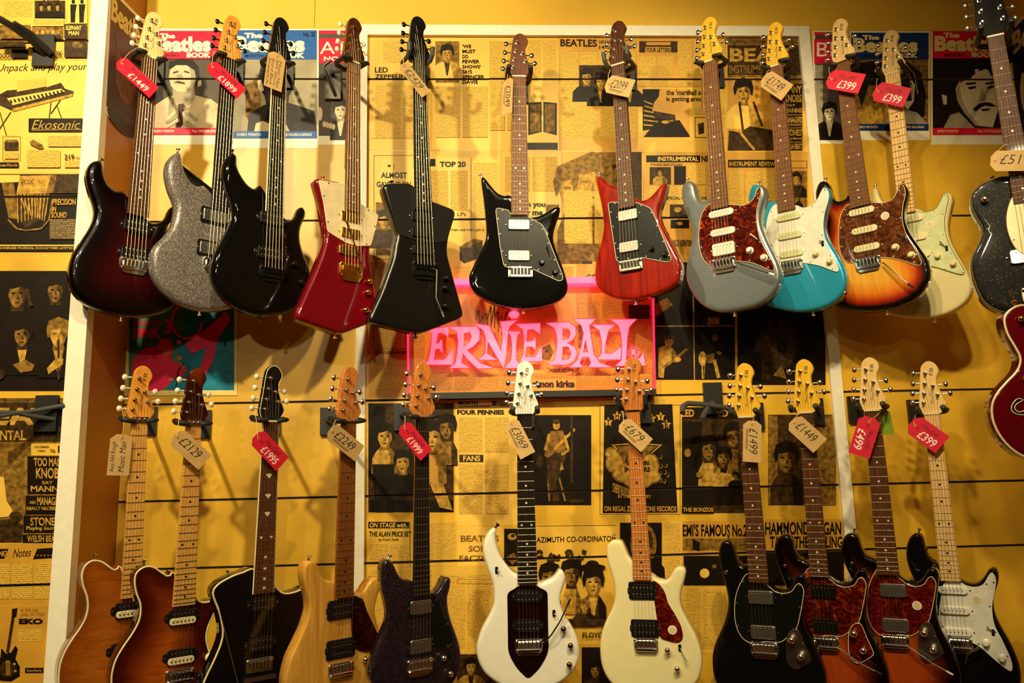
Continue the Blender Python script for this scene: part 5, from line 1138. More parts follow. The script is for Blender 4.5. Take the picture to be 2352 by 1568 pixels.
g = Guitar('plain gloss black double horned guitar with white edged fretboard, third on the upper row', (629, 141), (657, 145), (605, 482), (643, 492), (623, 622), 38, 2.46, 0.0)
g.body(Bz([(125, 60), (72, 98), (52, 170), (54, 230), (74, 310), (106, 400), (118, 480), (104, 560), (52, 672), (-2, 770), (-30, 860), (-30, 945), (-5, 1020), (45, 1095), (120, 1160), (220, 1210), (330, 1238), (450, 1232), (560, 1192), (640, 1120), (680, 1030), (685, 950), (660, 860), (625, 770), (605, 680), (610, 600), (635, 540), (645, 490), (625, 450), (600, 455), (575, 510), (545, 540), (500, 545), (460, 525), (330, 300), (280, 318), (230, 290), (180, 220), (150, 150), (150, 90)]), 'black', r=0.017, dome=0.004)
g.dz = 0.003
g.pickup(a1(Bz, 388, 545), 'hum'); g.pickup(a1(Bz, 370, 790), 'hum'); g.bridge(blackhw, style='lip')
g.neck('ebony', 'black', hw=blackhw, dots='pearl', nutm=blackpl, frets=24)
for s in (-1, 1): MB().tube([(s * g.wn / 2 * 1.07, 0, 0.010), (s * g.we / 2 * 1.06, -g.Lf, 0.010)], 0.0022, 6).obj('fretboard_binding', creamp, g.root)
g.knob(a1(Bz, 545, 870), 'dome', blackhw); g.knob(a1(Bz, 595, 1000), 'dome', blackhw); g.straps(a1(Bz, 128, 62), blackhw); g.switch(a1(Bz, 640, 910), a1(Bz, 625, 930), blackhw)
hanger(g, 'black wall hanger holding the gloss black guitar with white edged neck', 'lock', (16, 34))
pricetag(g, 'upright tan tag with four handwritten lines on a black guitar', (637, 122), (626, 204), 40, '', 'tan', (640, 118), lines=['Music Man', 'BFR Ebony', 'Board Black', 'Stealth'])

g = Guitar('cherry red angular guitar with parchment pickguard and gold hardware', (801, 140), (828, 147), (788, 478), (822, 488), (805, 614), 38, 2.47, 0.0)
g.body(Bz([(705, 240), (905, 275), (960, 400), (1012, 412), (1172, 510), (1100, 742), (1104, 860), (1142, 1080), (1172, 1265), (890, 1372), (570, 1262), (580, 1205), (680, 980), (745, 820), (786, 690), (788, 625), (755, 430), (715, 290)]), 'cherry', r=0.010, corner=0.022)
g.guard(Bz([(727, 258), (905, 288), (960, 405), (1012, 420), (1163, 514), (1106, 735), (1010, 738), (930, 715), (850, 668), (792, 630), (765, 430)]), 'peach', screws=8, corner=0.006)
for y in (528, 645): g.pickup(a1(Bz, 955, y), 'bar', 0.062, 0.028, cover=gold, base=0.002)
g.pickup(a1(Bz, 943, 768), 'bar', 0.062, 0.028, cover=gold); g.bridge(gold, style='lip', h=0.044)
g.neck('rosel', 'choc', hw=gold, btn=pearl, dots='pearl', frets=22); g.straps(a1(Bz, 765, 235), gold)
for p in ((1090, 992), (1080, 1070), (1065, 1198)): g.knob(a1(Bz, *p), 'dome', gold)
g.arm(Bz([(1010, 900), (1042, 895), (1000, 780), (935, 600)]), gold)
hanger(g, 'black wall hanger holding the cherry red angular guitar', 'lock', (-48, 34))
h = MB().box((-0.026, -0.016, -0.040), (0.026, 0, 0.034)).obj('hook_plate', plain('grey_plate', srgb(96, 84, 70), 0.4), None, smooth=0, loc=onwall(766, 206)); tag(h, 'grey square slat hook plate beside the cherry red guitar neck', 'hook')
q0 = Vector(h.location); MB().tube([Vector((0.01, -0.016, -0.03)), Vector((-0.012, -0.05, 0.02)), Vector((-0.026, -0.055, 0.055)), Vector((0.0, -0.06, 0.075))], 0.005, 8).obj('hook_arm', blackm, h)

g = Guitar('satin black angular guitar with black hardware, left of the lit sign', (951, 137), (975, 142), (949, 478), (988, 484), (974, 611), 26, 2.49, 0.0)
g.body(Bz([(1185, 285), (1405, 278), (1470, 395), (1532, 402), (1725, 478), (1662, 690), (1656, 790), (1775, 1225), (1765, 1252), (1460, 1368), (1092, 1282), (1098, 1240), (1185, 1050), (1272, 800), (1284, 700), (1300, 650), (1245, 480)]), 'satinblack', r=0.009, corner=0.02)
g.guard(Bz([(1215, 300), (1405, 296), (1470, 400), (1532, 415), (1708, 488), (1648, 706), (1540, 715), (1410, 690), (1306, 652), (1258, 480)]), plain('guard_satin_black', (0.007, 0.0065, 0.006), 0.36), screws=0, corner=0.006)
for y in (528, 640): g.pickup(a1(Bz, 1468, y), 'bar', 0.062, 0.028, cover=blackpl, base=0.002)
g.pickup(a1(Bz, 1478, 765), 'bar', 0.062, 0.028, cover=blackpl); g.bridge(blackhw, style='lip', h=0.044)
g.neck('ebony', 'black', hw=blackhw, dots='pearl', nutm=blackpl, frets=22); g.straps(a1(Bz, 1265, 272), blackhw)
for p in ((1650, 970), (1640, 1040), (1640, 1170)): g.knob(a1(Bz, *p), 'dome', blackhw)
g.arm(Bz([(1550, 895), (1580, 910), (1570, 1110), (1608, 1215)]), nickel)
hanger(g, 'grey pronged wall hanger holding the satin black angular guitar', 'fork', (4, 34), rubberg)
pricetag(g, 'tan price tag £2429 on the satin black angular guitar', (924, 147), (979, 217), 28, '£2429', 'tan', (924, 122))

g = Guitar('gloss black offset guitar with pale edged black pickguard above the lit sign', (1177.5, 176), (1207, 176), (1173, 493), (1212, 493), (1195, 621), 1, 2.55, 0.0)
g.body(Cz([(180, 72), (200, 84), (245, 140), (290, 190), (340, 213), (390, 215), (500, 350), (555, 366), (610, 350), (660, 320), (700, 296), (735, 292), (746, 312), (735, 360), (705, 450), (695, 520), (715, 600), (760, 720), (795, 830), (798, 890), (770, 945), (690, 992), (560, 1022), (440, 1024), (330, 1008), (220, 968), (130, 912), (92, 850), (87, 790), (112, 730), (162, 620), (202, 540), (211, 460), (202, 340), (188, 210), (174, 110)]), 'black', r=0.010)
g.guard(Cz([(282, 302), (375, 320), (390, 360), (510, 366), (615, 425), (640, 480), (765, 800), (762, 825), (738, 836), (530, 740), (345, 732), (333, 712), (308, 580), (278, 330)]), 'black', edge=creamp, screws=14, corner=0.008)
g.pickup(a1(Cz, 445, 428), 'chrome', 0.066, 0.032, cover=nickelc, base=0.002); g.pickup(a1(Cz, 445, 650), 'chrome', 0.066, 0.032, rot=180, cover=nickelc, base=0.002); g.bridge(nickel)
g.neck('rosel', 'brown', dots='pearl'); g.straps(a1(Cz, 178, 70))
for p in ((610, 700), (705, 770)): g.knob(a1(Cz, *p), 'cone', blackpl)
g.switch(a1(Cz, 672, 665), a1(Cz, 645, 580))
hanger(g, 'black upright pronged hanger holding the black offset guitar', 'up', (4, 34))
pricetag(g, 'narrow tan price tag £2049 turned sideways beside the black offset guitar neck', (1167, 181), (1164, 263), 34, '£2049', 'tan', (1166, 160), twist=52, z=0.02)

g = Guitar('translucent red offset guitar with black pickguard, right above the lit sign', (1405, 153), (1432.5, 144), (1423, 479), (1458, 472), (1450, 605), -32, 2.51, 0.0)
g.body(Cz([(1012, 72), (1040, 84), (1090, 130), (1160, 158), (1285, 235), (1345, 246), (1400, 210), (1450, 152), (1482, 122), (1502, 130), (1478, 230), (1452, 310), (1456, 390), (1500, 480), (1560, 600), (1602, 690), (1606, 760), (1588, 830), (1540, 875), (1470, 910), (1380, 940), (1250, 966), (1150, 958), (1062, 925), (1008, 876), (988, 816), (992, 720), (1016, 600), (1041, 500), (1048, 420), (1036, 300), (1012, 190), (997, 106)]), 'transred', r=0.010)
g.guard(Cz([(1090, 264), (1165, 262), (1180, 310), (1288, 262), (1392, 304), (1415, 345), (1546, 672), (1538, 690), (1512, 697), (1330, 663), (1160, 696), (1146, 682), (1086, 282)]), 'black', edge=creamp, screws=14, corner=0.008)
g.pickup(a1(Cz, 1232, 358), 'chrome', 0.062, 0.032, cover=nickelc, base=0.002); g.pickup(a1(Cz, 1240, 585), 'chrome', 0.062, 0.032, rot=180, cover=nickelc, base=0.002); g.bridge(nickel)
g.neck('rose', 'choc', dots='pearl'); g.straps(a1(Cz, 1010, 70)); g.jack(a1(Cz, 1615, 790))
for p in ((1400, 600), (1495, 640)): g.knob(a1(Cz, *p), 'cone', blackpl)
g.switch(a1(Cz, 1435, 500), a1(Cz, 1415, 465))
hanger(g, 'dark forked wall hanger holding the red offset guitar', 'fork', (22, 34), rubberg)
pricetag(g, 'tan price tag £2099 on the red offset guitar', (1392, 191), (1452, 204), 40, '£2099', 'tan', (1402, 160))

g = Guitar('steel blue guitar with red tortoiseshell pickguard and white pickups', (1614, 145), (1644, 137), (1637, 479), (1675, 473), (1664, 601), -39, 2.49, 0.0)
g.body(Dz([(132, 200), (105, 208), (80, 240), (73, 300), (92, 400), (125, 480), (148, 560), (146, 640), (118, 760), (104, 860), (118, 950), (152, 1020), (205, 1085), (285, 1132), (385, 1148), (485, 1134), (600, 1108), (700, 1052), (768, 965), (790, 890), (772, 800), (730, 710), (682, 610), (650, 520), (645, 440), (662, 370), (682, 305), (668, 245), (640, 228), (612, 278), (580, 340), (530, 375), (480, 388), (435, 370), (292, 318), (250, 345), (205, 340), (182, 300), (168, 240), (152, 207)]), 'steelblue', r=0.011)
g.guard(Dz([(288, 372), (240, 412), (212, 490), (202, 580), (206, 670), (226, 750), (266, 806), (310, 800), (400, 790), (500, 785), (600, 800), (720, 852), (746, 846), (744, 806), (700, 726), (650, 628), (626, 530), (622, 430), (640, 340), (654, 278), (642, 248), (622, 272), (592, 338), (530, 378), (440, 374)]), 'tort', edge=creamp, screws=14)
g.pickup(a1(Dz, 366, 438), 'single', 0.078, 0.022, cover=whitepl, base=0.002); g.pickup(a1(Dz, 378, 572), 'single', 0.078, 0.022, cover=whitepl, base=0.002); g.pickup(a1(Dz, 384, 695), 'chrome', 0.070, 0.038, rot=180, cover=whitepl, base=0.002)
g.bridge(chrome, style='lip'); g.neck('rosel', 'yellow', dots='pearl', face=pen); g.straps(a1(Dz, 135, 195)); g.jack(a1(Dz, 800, 1000))
for p in ((570, 705), (672, 758)): g.knob(a1(Dz, *p), 'strat', whitepl)
g.switch(a1(Dz, 625, 625), a1(Dz, 580, 590), whitepl); g.arm(Dz([(470, 790), (520, 810), (640, 850), (720, 875)]), chrome, whitepl)
hanger(g, 'black locking wall hanger holding the steel blue guitar', 'lock', (16, 34), tilt=0.005)
pricetag(g, 'thin tan tag seen edge-on beside the steel blue guitar neck', (1613, 163), (1614, 258), 30, '', 'tan', (1606, 150), twist=58, z=0.012, lines=['Music Man', 'Cutlass'])

g = Guitar('turquoise guitar with white pickguard, behind the steel blue one', (1766, 156), (1795, 147), (1787, 486), (1825, 478), (1818, 606), -41, 2.53, 0.0)
g.body(Dz([(612, 226), (585, 232), (562, 285), (556, 340), (578, 420), (620, 500), (650, 580), (650, 660), (625, 760), (605, 850), (600, 950), (628, 1040), (700, 1105), (830, 1138), (960, 1145), (1090, 1120), (1185, 1070), (1245, 1000), (1264, 920), (1246, 830), (1190, 722), (1132, 622), (1102, 525), (1112, 430), (1140, 350), (1148, 290), (1125, 242), (1100, 240), (1078, 268), (1050, 332), (1000, 380), (950, 392), (905, 378), (765, 345), (720, 352), (685, 345), (660, 300), (638, 240)]), 'turq', r=0.011)
g.guard(Dz([(772, 368), (722, 410), (694, 500), (692, 620), (722, 750), (780, 800), (880, 795), (980, 798), (1080, 818), (1190, 858), (1213, 845), (1192, 785), (1132, 672), (1103, 560), (1108, 450), (1140, 332), (1134, 275), (1106, 252), (1080, 292), (1040, 362), (960, 398), (905, 380)]), 'white', edge=whitepl, screws=12)
for p in ((852, 465), (862, 598), (872, 728)): g.pickup(a1(Dz, *p), 'single', 0.076, 0.021, cover=GUARD['mint'], base=0.002)
g.bridge(chrome, style='lip'); g.neck('rosel', 'yellow', dots='pearl', face=pen); g.straps(a1(Dz, 620, 215)); g.jack(a1(Dz, 1262, 1040))
for p in ((1048, 728), (1148, 782)): g.knob(a1(Dz, *p), 'strat', creamp)
g.switch(a1(Dz, 1095, 655), a1(Dz, 1080, 635))
hanger(g, 'black locking wall hanger holding the turquoise guitar', 'lock', (16, 34), tilt=0.005)
pricetag(g, 'tan price tag £1749 on the turquoise guitar', (1754, 177), (1808.5, 213), 38, '£1749', 'tan', (1768, 158))

g = Guitar('orange sunburst guitar with brown pickguard and cream pickups', (1919, 148), (1949, 138), (1956, 476), (1999, 468), (1994, 599), -42, 2.49, 0.0)
g.body(Ez([(118, 200), (88, 212), (66, 262), (62, 320), (85, 410), (120, 500), (132, 590), (112, 680), (82, 780), (77, 880), (102, 980), (152, 1055), (232, 1108), (330, 1135), (420, 1142), (560, 1132), (700, 1092), (800, 1032), (868, 945), (886, 870), (866, 770), (812, 684), (742, 580), (704, 490), (698, 420), (716, 340), (726, 280), (706, 232), (680, 214), (656, 238), (640, 290), (600, 340), (540, 356), (470, 348), (306, 300), (270, 332), (222, 346), (190, 330), (166, 270), (150, 216)]), 'sunburst', r=0.012)
g.guard(Ez([(312, 370), (272, 400), (242, 470), (232, 560), (236, 680), (262, 760), (312, 795), (400, 770), (560, 757), (680, 776), (800, 814), (830, 800), (824, 768), (780, 690), (722, 592), (692, 482), (697, 380), (715, 300), (704, 246), (680, 228), (652, 280), (622, 332), (550, 362), (470, 358)]), 'tortd', edge=creamp, screws=14)
for p in ((398, 425), (420, 558), (436, 686)): g.pickup(a1(Ez, *p), 'single', 0.076, 0.021, cover=creamp, base=0.002)
g.bridge(chrome, style='lip'); g.neck('rosel', 'maple', dots='pearl', face=pen, nutm=gold); g.straps(a1(Ez, 125, 190)); g.jack(a1(Ez, 905, 960)); g.sticker(a1(Ez, 567, 456))
for p in ((640, 682), (755, 738)): g.knob(a1(Ez, *p), 'strat', creamp)
g.switch(a1(Ez, 700, 620), a1(Ez, 655, 578)); g.arm(Ez([(545, 790), (580, 815), (680, 905), (740, 950)]), chrome, blackpl)
hanger(g, 'black locking wall hanger holding the orange sunburst guitar', 'lock', (22, 34), tilt=0.007)
pricetag(g, 'red price tag £399 on the orange sunburst guitar', (1901, 180), (1980, 193), 41, '£399', 'red', (1905, 150), small='Was £499')

g = Guitar('ivory guitar with mint pickguard and maple neck, behind the sunburst one', (2033, 171), (2065, 166), (2066, 490), (2104, 485), (2098, 618), -42, 2.55, 0.0)
g.body(Ez([(487, 252), (470, 275), (466, 320), (478, 390), (500, 480), (522, 580), (528, 680), (500, 780), (465, 880), (455, 980), (482, 1075), (560, 1145), (660, 1180), (800, 1192), (940, 1182), (1060, 1138), (1148, 1070), (1184, 990), (1178, 915), (1135, 818), (1078, 722), (1032, 625), (1016, 525), (1030, 425), (1048, 345), (1038, 296), (1010, 282), (985, 290), (965, 345), (935, 395), (890, 416), (840, 420), (790, 400), (600, 368), (560, 362), (532, 335), (512, 285), (503, 256)]), 'ivory', r=0.011)
g.guard(Ez([(670, 440), (650, 520), (640, 660), (690, 780), (760, 805), (920, 825), (1005, 850), (1112, 880), (1140, 866), (1128, 828), (1062, 722), (1012, 612), (996, 505), (1010, 405), (1025, 332), (1010, 290), (986, 300), (962, 352), (922, 410), (838, 428), (780, 420)]), 'mint', edge=plain('guard_seam', srgb(110, 96, 54), 0.5), screws=12)
for p in ((750, 480), (775, 615), (800, 740)): g.pickup(a1(Ez, *p), 'single', 0.076, 0.021, cover=creamp, base=0.002)
g.bridge(chrome, style='lip'); g.neck('maple', 'maple', dots='black', face=pen, dull=True, nutm=creamp); g.straps(a1(Ez, 488, 245)); g.jack(a1(Ez, 1180, 1000)); g.sticker(a1(Ez, 890, 520))
for p in ((948, 745), (1060, 800)): g.knob(a1(Ez, *p), 'strat', creamp)
g.switch(a1(Ez, 1010, 690), a1(Ez, 965, 645))
hanger(g, 'black upright pronged hanger holding the ivory guitar', 'up', (22, 34))
pricetag(g, 'red price tag £399 on the ivory guitar', (2008, 208), (2084, 225), 40, '£399', 'red', (2015, 180), small='Was £599')

g = Guitar('black sparkle single cutaway guitar with cream pickguard at the right edge', (2269, 88), (2304, 78), (2322, 470), (2372, 462), (2388, 668), -24, 1.98, 0.0)
g.body(Ez([(1430, 172), (1350, 190), (1270, 222), (1212, 270), (1187, 320), (1192, 400), (1226, 470), (1260, 530), (1264, 590), (1240, 660), (1200, 740), (1186, 800), (1194, 880), (1220, 960), (1260, 1050), (1320, 1110), (1410, 1150), (1520, 1165), (1680, 1150), (1820, 1090), (1910, 980), (1930, 850), (1890, 720), (1830, 620), (1800, 520), (1820, 420), (1850, 330), (1800, 300), (1720, 330), (1660, 330), (1600, 270), (1540, 190)]), 'blackflake', r=0.008, binding=plain('dark_binding', srgb(90, 80, 56), 0.4))
g.guard(Ez([(1570, 195), (1505, 285), (1458, 380), (1442, 500), (1470, 620), (1520, 700), (1600, 740), (1690, 720), (1710, 600), (1700, 420), (1640, 300)]), 'cream', screws=4, z=0.010)
g.pickup(a1(Ez, 1590, 470), 'chrome', 0.074, 0.036, cover=chrome); g.pickup(a1(Ez, 1600, 740), 'chrome', 0.080, 0.036, cover=chrome); g.bridge(chrome, w=0.080, style='flat')
MB().box((-0.055, -g.scale - 0.060, 0.004), (0.055, -g.scale - 0.052, 0.014)).obj('tailpiece', chrome, g.root, smooth=0); MB().box((-0.055, -g.scale - 0.110, 0.004), (-0.035, -g.scale - 0.055, 0.008)).obj('tailpiece_bracket', chrome, g.root, smooth=0)
g.neck('rose', 'black', HEAD3, POSTS3, three=True, hw=nickel, dots='pearl'); g.straps(a1(Ez, 1345, 180)); g.knob(a1(Ez, 1285, 340), 'dome', chrome, 1.1)
hanger(g, 'black upright pronged hanger holding the black sparkle guitar', 'up', (30, 34))
pricetag(g, 'tan price tag £519 across the black sparkle guitar neck', (2275, 370), (2392, 368), 42, '£519', 'tan', (2310, 330), under=False)

g = Guitar('wine red semi-hollow guitar with cream binding, cut by the right edge', (2498, 262), (2540, 254), (2462, 740), (2515, 735), (2430, 940), -12, 1.82, 2.0)
g.body([(2352, 699), (2330, 704), (2312, 718), (2306, 735), (2313, 765), (2330, 795), (2343, 822), (2336, 850), (2312, 876), (2290, 902), (2278, 930), (2280, 965), (2296, 1000), (2322, 1030), (2360, 1052), (2430, 1066), (2510, 1054), (2570, 1016), (2596, 960), (2588, 905), (2560, 870), (2530, 840), (2525, 810), (2545, 775), (2550, 735), (2525, 710), (2495, 735), (2470, 745), (2430, 735), (2385, 706)], 'wine', thick=0.05, r=0.006, binding=creamp)
fh = g.L([(2350, 918), (2334, 928), (2330, 938), (2340, 946), (2356, 940), (2366, 925), (2380, 920), (2378, 930), (2362, 950), (2340, 952), (2324, 944), (2324, 930), (2336, 916)])
MB().prism(smooth_closed(fh, 40), 0.0003, 0.0014).obj('sound_hole', blackpl, g.root); MB().tube([(x, y, 0.0014) for x, y in smooth_closed(fh, 40)], 0.0011, 5, closed=True).obj('sound_hole_binding', creamp, g.root)
g.pickup((2470, 800), 'chrome', 0.070, 0.036, cover=chrome); g.bridge(gold, style='flat'); g.neck('rose', 'black', HEAD3, POSTS3, three=True, hw=gold, dots='pearl'); g.straps((2340, 700), gold); g.knob((2345, 732), 'dome', gold, 0.9); g.knob((2357, 870), 'dome', gold, 0.9)
hanger(g, 'black hanger holding the wine red semi-hollow guitar, at the right edge', 'up', (20, 34))

# ------------------------------------------------------------ lower row
LOW = 'guitars on the lower row'
Fz = lambda p: Z(100, 1168, 3.92, p)
Gz = lambda p: Z(550, 1168, 3.92, p)
Hz = lambda p: Z(1050, 1168, 3.92, p)
Iz = lambda p: Z(1600, 1168, 3.1277, p)

g = Guitar('flamed amber single cutaway guitar, leftmost on the lower row', (304, 969), (339, 969), (276, 1375), (318, 1371), (290, 1530), 38, 2.49, 6.0, group=LOW)
g.body(Fz([(700, 522), (650, 550), (600, 522), (540, 480), (480, 462), (420, 472), (367, 520), (342, 600), (352, 690), (386, 790), (396, 880), (376, 980), (322, 1080), (252, 1180), (182, 1300), (142, 1420), (132, 1568), (152, 1700), (222, 1820), (350, 1900), (520, 1920), (680, 1880), (790, 1780), (850, 1650), (850, 1500), (820, 1380), (800, 1250), (810, 1130), (850, 1040), (890, 950), (900, 880), (870, 850), (830, 845), (800, 800)]), 'amber', r=0.004, dome=0.004, binding=creamp)
g.dz = 0.003
g.pickup(a1(Fz, 770, 905), 'zebra', 0.072, 0.040); g.pickup(a1(Fz, 730, 1270), 'zebra', 0.072, 0.040, rot=180); g.bridge(chrome)
g.neck('birdseye', 'orange', btn=pearl, dots='black', lock=True, nutm=chrome, face=pen, dull=True); g.straps(a1(Fz, 445, 440)); g.switch(a1(Fz, 640, 1500), a1(Fz, 605, 1400))
hanger(g, 'black wall hanger holding the flamed amber guitar', 'lock', (22, -4))
pricetag(g, 'hanging tan tag with two handwritten lines beside the leftmost lower neck', (280, 997), (270.5, 1091.6), 44, '', 'tan', (281, 940), lines=['Music Man', 'Axis HH Rough'], z=0.02, flip=True)

g = Guitar('flamed tobacco burst single cutaway guitar with zebra pickups', (430, 976), (462, 976), (397, 1393), (447, 1388), (411, 1545), 38, 2.46, 6.0, group=LOW)
g.body(Fz([(1180, 577), (1130, 605), (1080, 580), (1010, 531), (950, 514), (887, 531), (832, 580), (817, 660), (832, 760), (866, 850), (871, 930), (852, 1020), (792, 1130), (722, 1230), (652, 1350), (617, 1460), (607, 1568), (622, 1720), (692, 1850), (830, 1940), (1000, 1970), (1180, 1940), (1330, 1860), (1450, 1730), (1510, 1580), (1530, 1430), (1500, 1300), (1470, 1180), (1480, 1080), (1520, 980), (1560, 900), (1560, 840), (1520, 820), (1480, 836), (1420, 836), (1370, 792)]), 'tobacco', r=0.004, dome=0.004, binding=creamp)
g.dz = 0.003
g.pickup(a1(Fz, 1248, 970), 'zebra', 0.072, 0.040); g.pickup(a1(Fz, 1232, 1325), 'zebra', 0.072, 0.040, rot=180); g.bridge(chrome)
g.neck('birdseye', 'mahog', btn=pearl, dots='black', lock=True, nutm=chrome, dull=True); g.straps(a1(Fz, 925, 490)); g.knob(a1(Fz, 1490, 1335), 'strat', creamp); g.switch(a1(Fz, 1385, 1505), a1(Fz, 1470, 1450))
hanger(g, 'black wall hanger holding the tobacco burst guitar', 'lock', (22, -4))
pricetag(g, 'tan price tag £2129 on the tobacco burst guitar', (401, 998.5), (471, 1062), 42, '£2129', 'tan', (412, 950), under=False)

g = Guitar('black guitar with cream binding and gem fret inlays on the lower row', (607, 968), (640, 968), (587, 1364), (632, 1359), (594, 1520), 38, 2.48, 6.0, group=LOW)
g.body([(585, 1307), (560, 1313), (534, 1322), (505, 1338), (490, 1354), (490, 1372), (502, 1403), (511, 1445), (508, 1474), (493, 1512), (467, 1568), (452, 1622), (470, 1678), (540, 1706), (620, 1712), (700, 1690), (740, 1640), (738, 1560), (718, 1490), (708, 1445), (712, 1400), (716, 1362), (706, 1346), (685, 1356), (662, 1362), (647, 1359), (633, 1346)], 'black', r=0.004, dome=0.003, binding=creamp)
g.dz = 0.002
for q in ([(503, 1398), (546, 1570)], [(700, 1398), (645, 1570)]):
    t = g.L(q); MB().tube([(*t[0], 0.0018), (*t[1], 0.0030)], 0.0010, 5).obj('carve_glint_line', plain('carve_edge_glint', srgb(120, 92, 40), 0.3), g.root)  # tan lines paint the reflection along the edges of the top carve
g.pickup((604, 1385), 'hum'); g.pickup((598, 1478), 'hum'); g.bridge(nickel, style='flat'); MB().box((-0.045, -g.scale - 0.045, 0.006), (0.045, -g.scale - 0.035, 0.016)).obj('stop_tailpiece', nickel, g.root, smooth=0)
g.neck('rose', 'black', btn=pearl, dots='pearl', gem=True); g.straps((526, 1312))
for s in (-1, 1): MB().tube([(s * g.wn / 2 * 1.07, 0, 0.010), (s * g.we / 2 * 1.06, -g.Lf, 0.010)], 0.0020, 6).obj('fretboard_binding', creamp, g.root)
MB().tube([(x, y, 0.004) for x, y in inset(ccw(smooth_closed(HEAD, 56)), 0.0008)], 0.0012, 5, closed=True).obj('headstock_binding', creamp, g.root)
hanger(g, 'black wall hanger holding the bound black guitar on the lower row', 'lock', (4, -4))
pricetag(g, 'red price tag £1995 on the bound black guitar', (587, 999), (649, 1065.5), 42, '£1995', 'red', (585, 945), small='Was £2649')

g = Guitar('natural ash guitar with black pickups on the lower row', (787, 969), (818, 971), (769, 1374), (811, 1369), (781, 1530), 38, 2.48, 6.0, group=LOW)
g.body(Gz([(655, 476), (690, 490), (722, 540), (752, 620), (790, 650), (850, 660), (1030, 755), (1062, 776), (1110, 756), (1150, 700), (1195, 640), (1240, 622), (1275, 650), (1270, 720), (1245, 800), (1225, 900), (1235, 1000), (1260, 1100), (1290, 1230), (1300, 1380), (1270, 1540), (1190, 1680), (1060, 1780), (900, 1840), (740, 1860), (580, 1830), (470, 1760), (422, 1660), (416, 1568), (428, 1480), (462, 1350), (522, 1220), (586, 1080), (626, 960), (636, 870), (620, 780), (592, 670), (582, 570), (602, 500), (625, 480)]), 'ash', r=0.006)
g.guard(Gz([(1030, 790), (1075, 800), (1115, 820), (1150, 920), (1215, 1060), (1260, 1160), (1240, 1240), (1160, 1290), (1050, 1260), (1015, 1150), (1010, 960)]), 'tortk', screws=5)
g.pickup(a1(Gz, 925, 905), 'hum', 0.072, 0.038, ring=blackpl); g.pickup(a1(Gz, 915, 1262), 'hum', 0.072, 0.038, ring=blackpl); g.bridge(chrome, style='lip')
g.neck('roastd', 'roast', dots='black', nutm=blackpl); g.straps(a1(Gz, 622, 465)); g.knob(a1(Gz, 1130, 1355), 'dome')
hanger(g, 'black locking wall hanger holding the natural ash guitar', 'lock', (-48, -4))
pricetag(g, 'tan price tag £2249 on the natural ash guitar', (757, 987), (826, 1041.5), 42, '£2249', 'tan', (772, 962))

g = Guitar('dark purple sparkle guitar with chrome pickups on the lower row', (958, 959), (985, 961), (950, 1371), (985, 1369), (963, 1522), 28, 2.48, 6.0, group=LOW)
g.body(Gz([(1338, 460), (1372, 472), (1402, 520), (1440, 600), (1482, 636), (1560, 650), (1712, 750), (1760, 760), (1810, 720), (1850, 642), (1880, 616), (1908, 640), (1900, 720), (1880, 800), (1886, 900), (1912, 1010), (1960, 1140), (1990, 1250), (2000, 1350), (1985, 1470), (1930, 1568), (1830, 1670), (1650, 1730), (1450, 1730), (1290, 1680), (1200, 1580), (1185, 1480), (1212, 1360), (1272, 1200), (1332, 1060), (1350, 960), (1332, 850), (1302, 740), (1287, 640), (1292, 540), (1312, 480)]), 'purpleflake', r=0.008)
g.guard(Gz([(1715, 780), (1765, 780), (1800, 840), (1840, 960), (1905, 1080), (1920, 1180), (1890, 1240), (1800, 1270), (1730, 1230), (1712, 1000)]), 'black', edge=blackpl, screws=5)
g.pickup(a1(Gz, 1632, 885), 'chrome', 0.062, 0.036, cover=nickelc, ring=blackpl); g.pickup(a1(Gz, 1632, 1235), 'chrome', 0.062, 0.036, rot=180, cover=nickelc, ring=blackpl); g.bridge(chrome, style='lip')
g.neck('ebony', 'roast', dots=None, nutm=blackpl); g.straps(a1(Gz, 1335, 455))
for p in ((1830, 1340), (1890, 1480)): g.knob(a1(Gz, *p), 'sphere')
g.switch(a1(Gz, 1890, 1300), a1(Gz, 1930, 1400), blackhw)
hanger(g, 'black locking wall hanger holding the purple sparkle guitar', 'lock', (-48, -4))
pricetag(g, 'red price tag £1999 on the purple sparkle guitar', (924.6, 976), (979, 1045), 38, '£1999', 'red', (930, 955), small='Was £2549')

g = Guitar('white swooping horned guitar with black shield panel under the lit sign', (1189, 953), (1220.5, 953), (1189, 1341), (1233, 1341), (1214, 1476), 0, 2.52, 6.0, group=LOW)
g.body(Hz([(345, 180), (300, 196), (252, 270), (232, 350), (242, 440), (272, 540), (311, 650), (331, 760), (326, 870), (286, 970), (226, 1080), (187, 1190), (174, 1290), (196, 1390), (252, 1490), (350, 1568), (450, 1618), (640, 1645), (820, 1618), (940, 1568), (1040, 1480), (1094, 1380), (1104, 1270), (1079, 1150), (1030, 1050), (970, 960), (936, 870), (936, 790), (955, 720), (978, 640), (971, 590), (936, 546), (910, 570), (870, 620), (800, 655), (725, 668), (545, 590), (500, 570), (440, 500), (390, 420), (360, 340), (347, 260)]), 'pearlwhite', r=0.011)
g.guard(Hz([(545, 695), (520, 720), (450, 755), (455, 1000), (458, 1270), (480, 1340), (540, 1440), (640, 1538), (740, 1440), (800, 1340), (824, 1270), (818, 1000), (815, 740), (740, 712), (720, 690)]), plain('gloss_maroon_black', srgb(24, 6, 8), 0.15, coat=0.8), screws=0, corner=0.012, z=0.002)
g.pickup(a1(Hz, 632, 788), 'hum', 0.066, 0.034, base=0.001); g.pickup(a1(Hz, 636, 1050), 'hum', 0.066, 0.034, base=0.001); g.bridge(chrome, style='lip')
g.neck('ebony', 'white', dots='pearl', nutm=blackpl, face=pen, frets=24); g.straps(a1(Hz, 345, 175), blackhw)
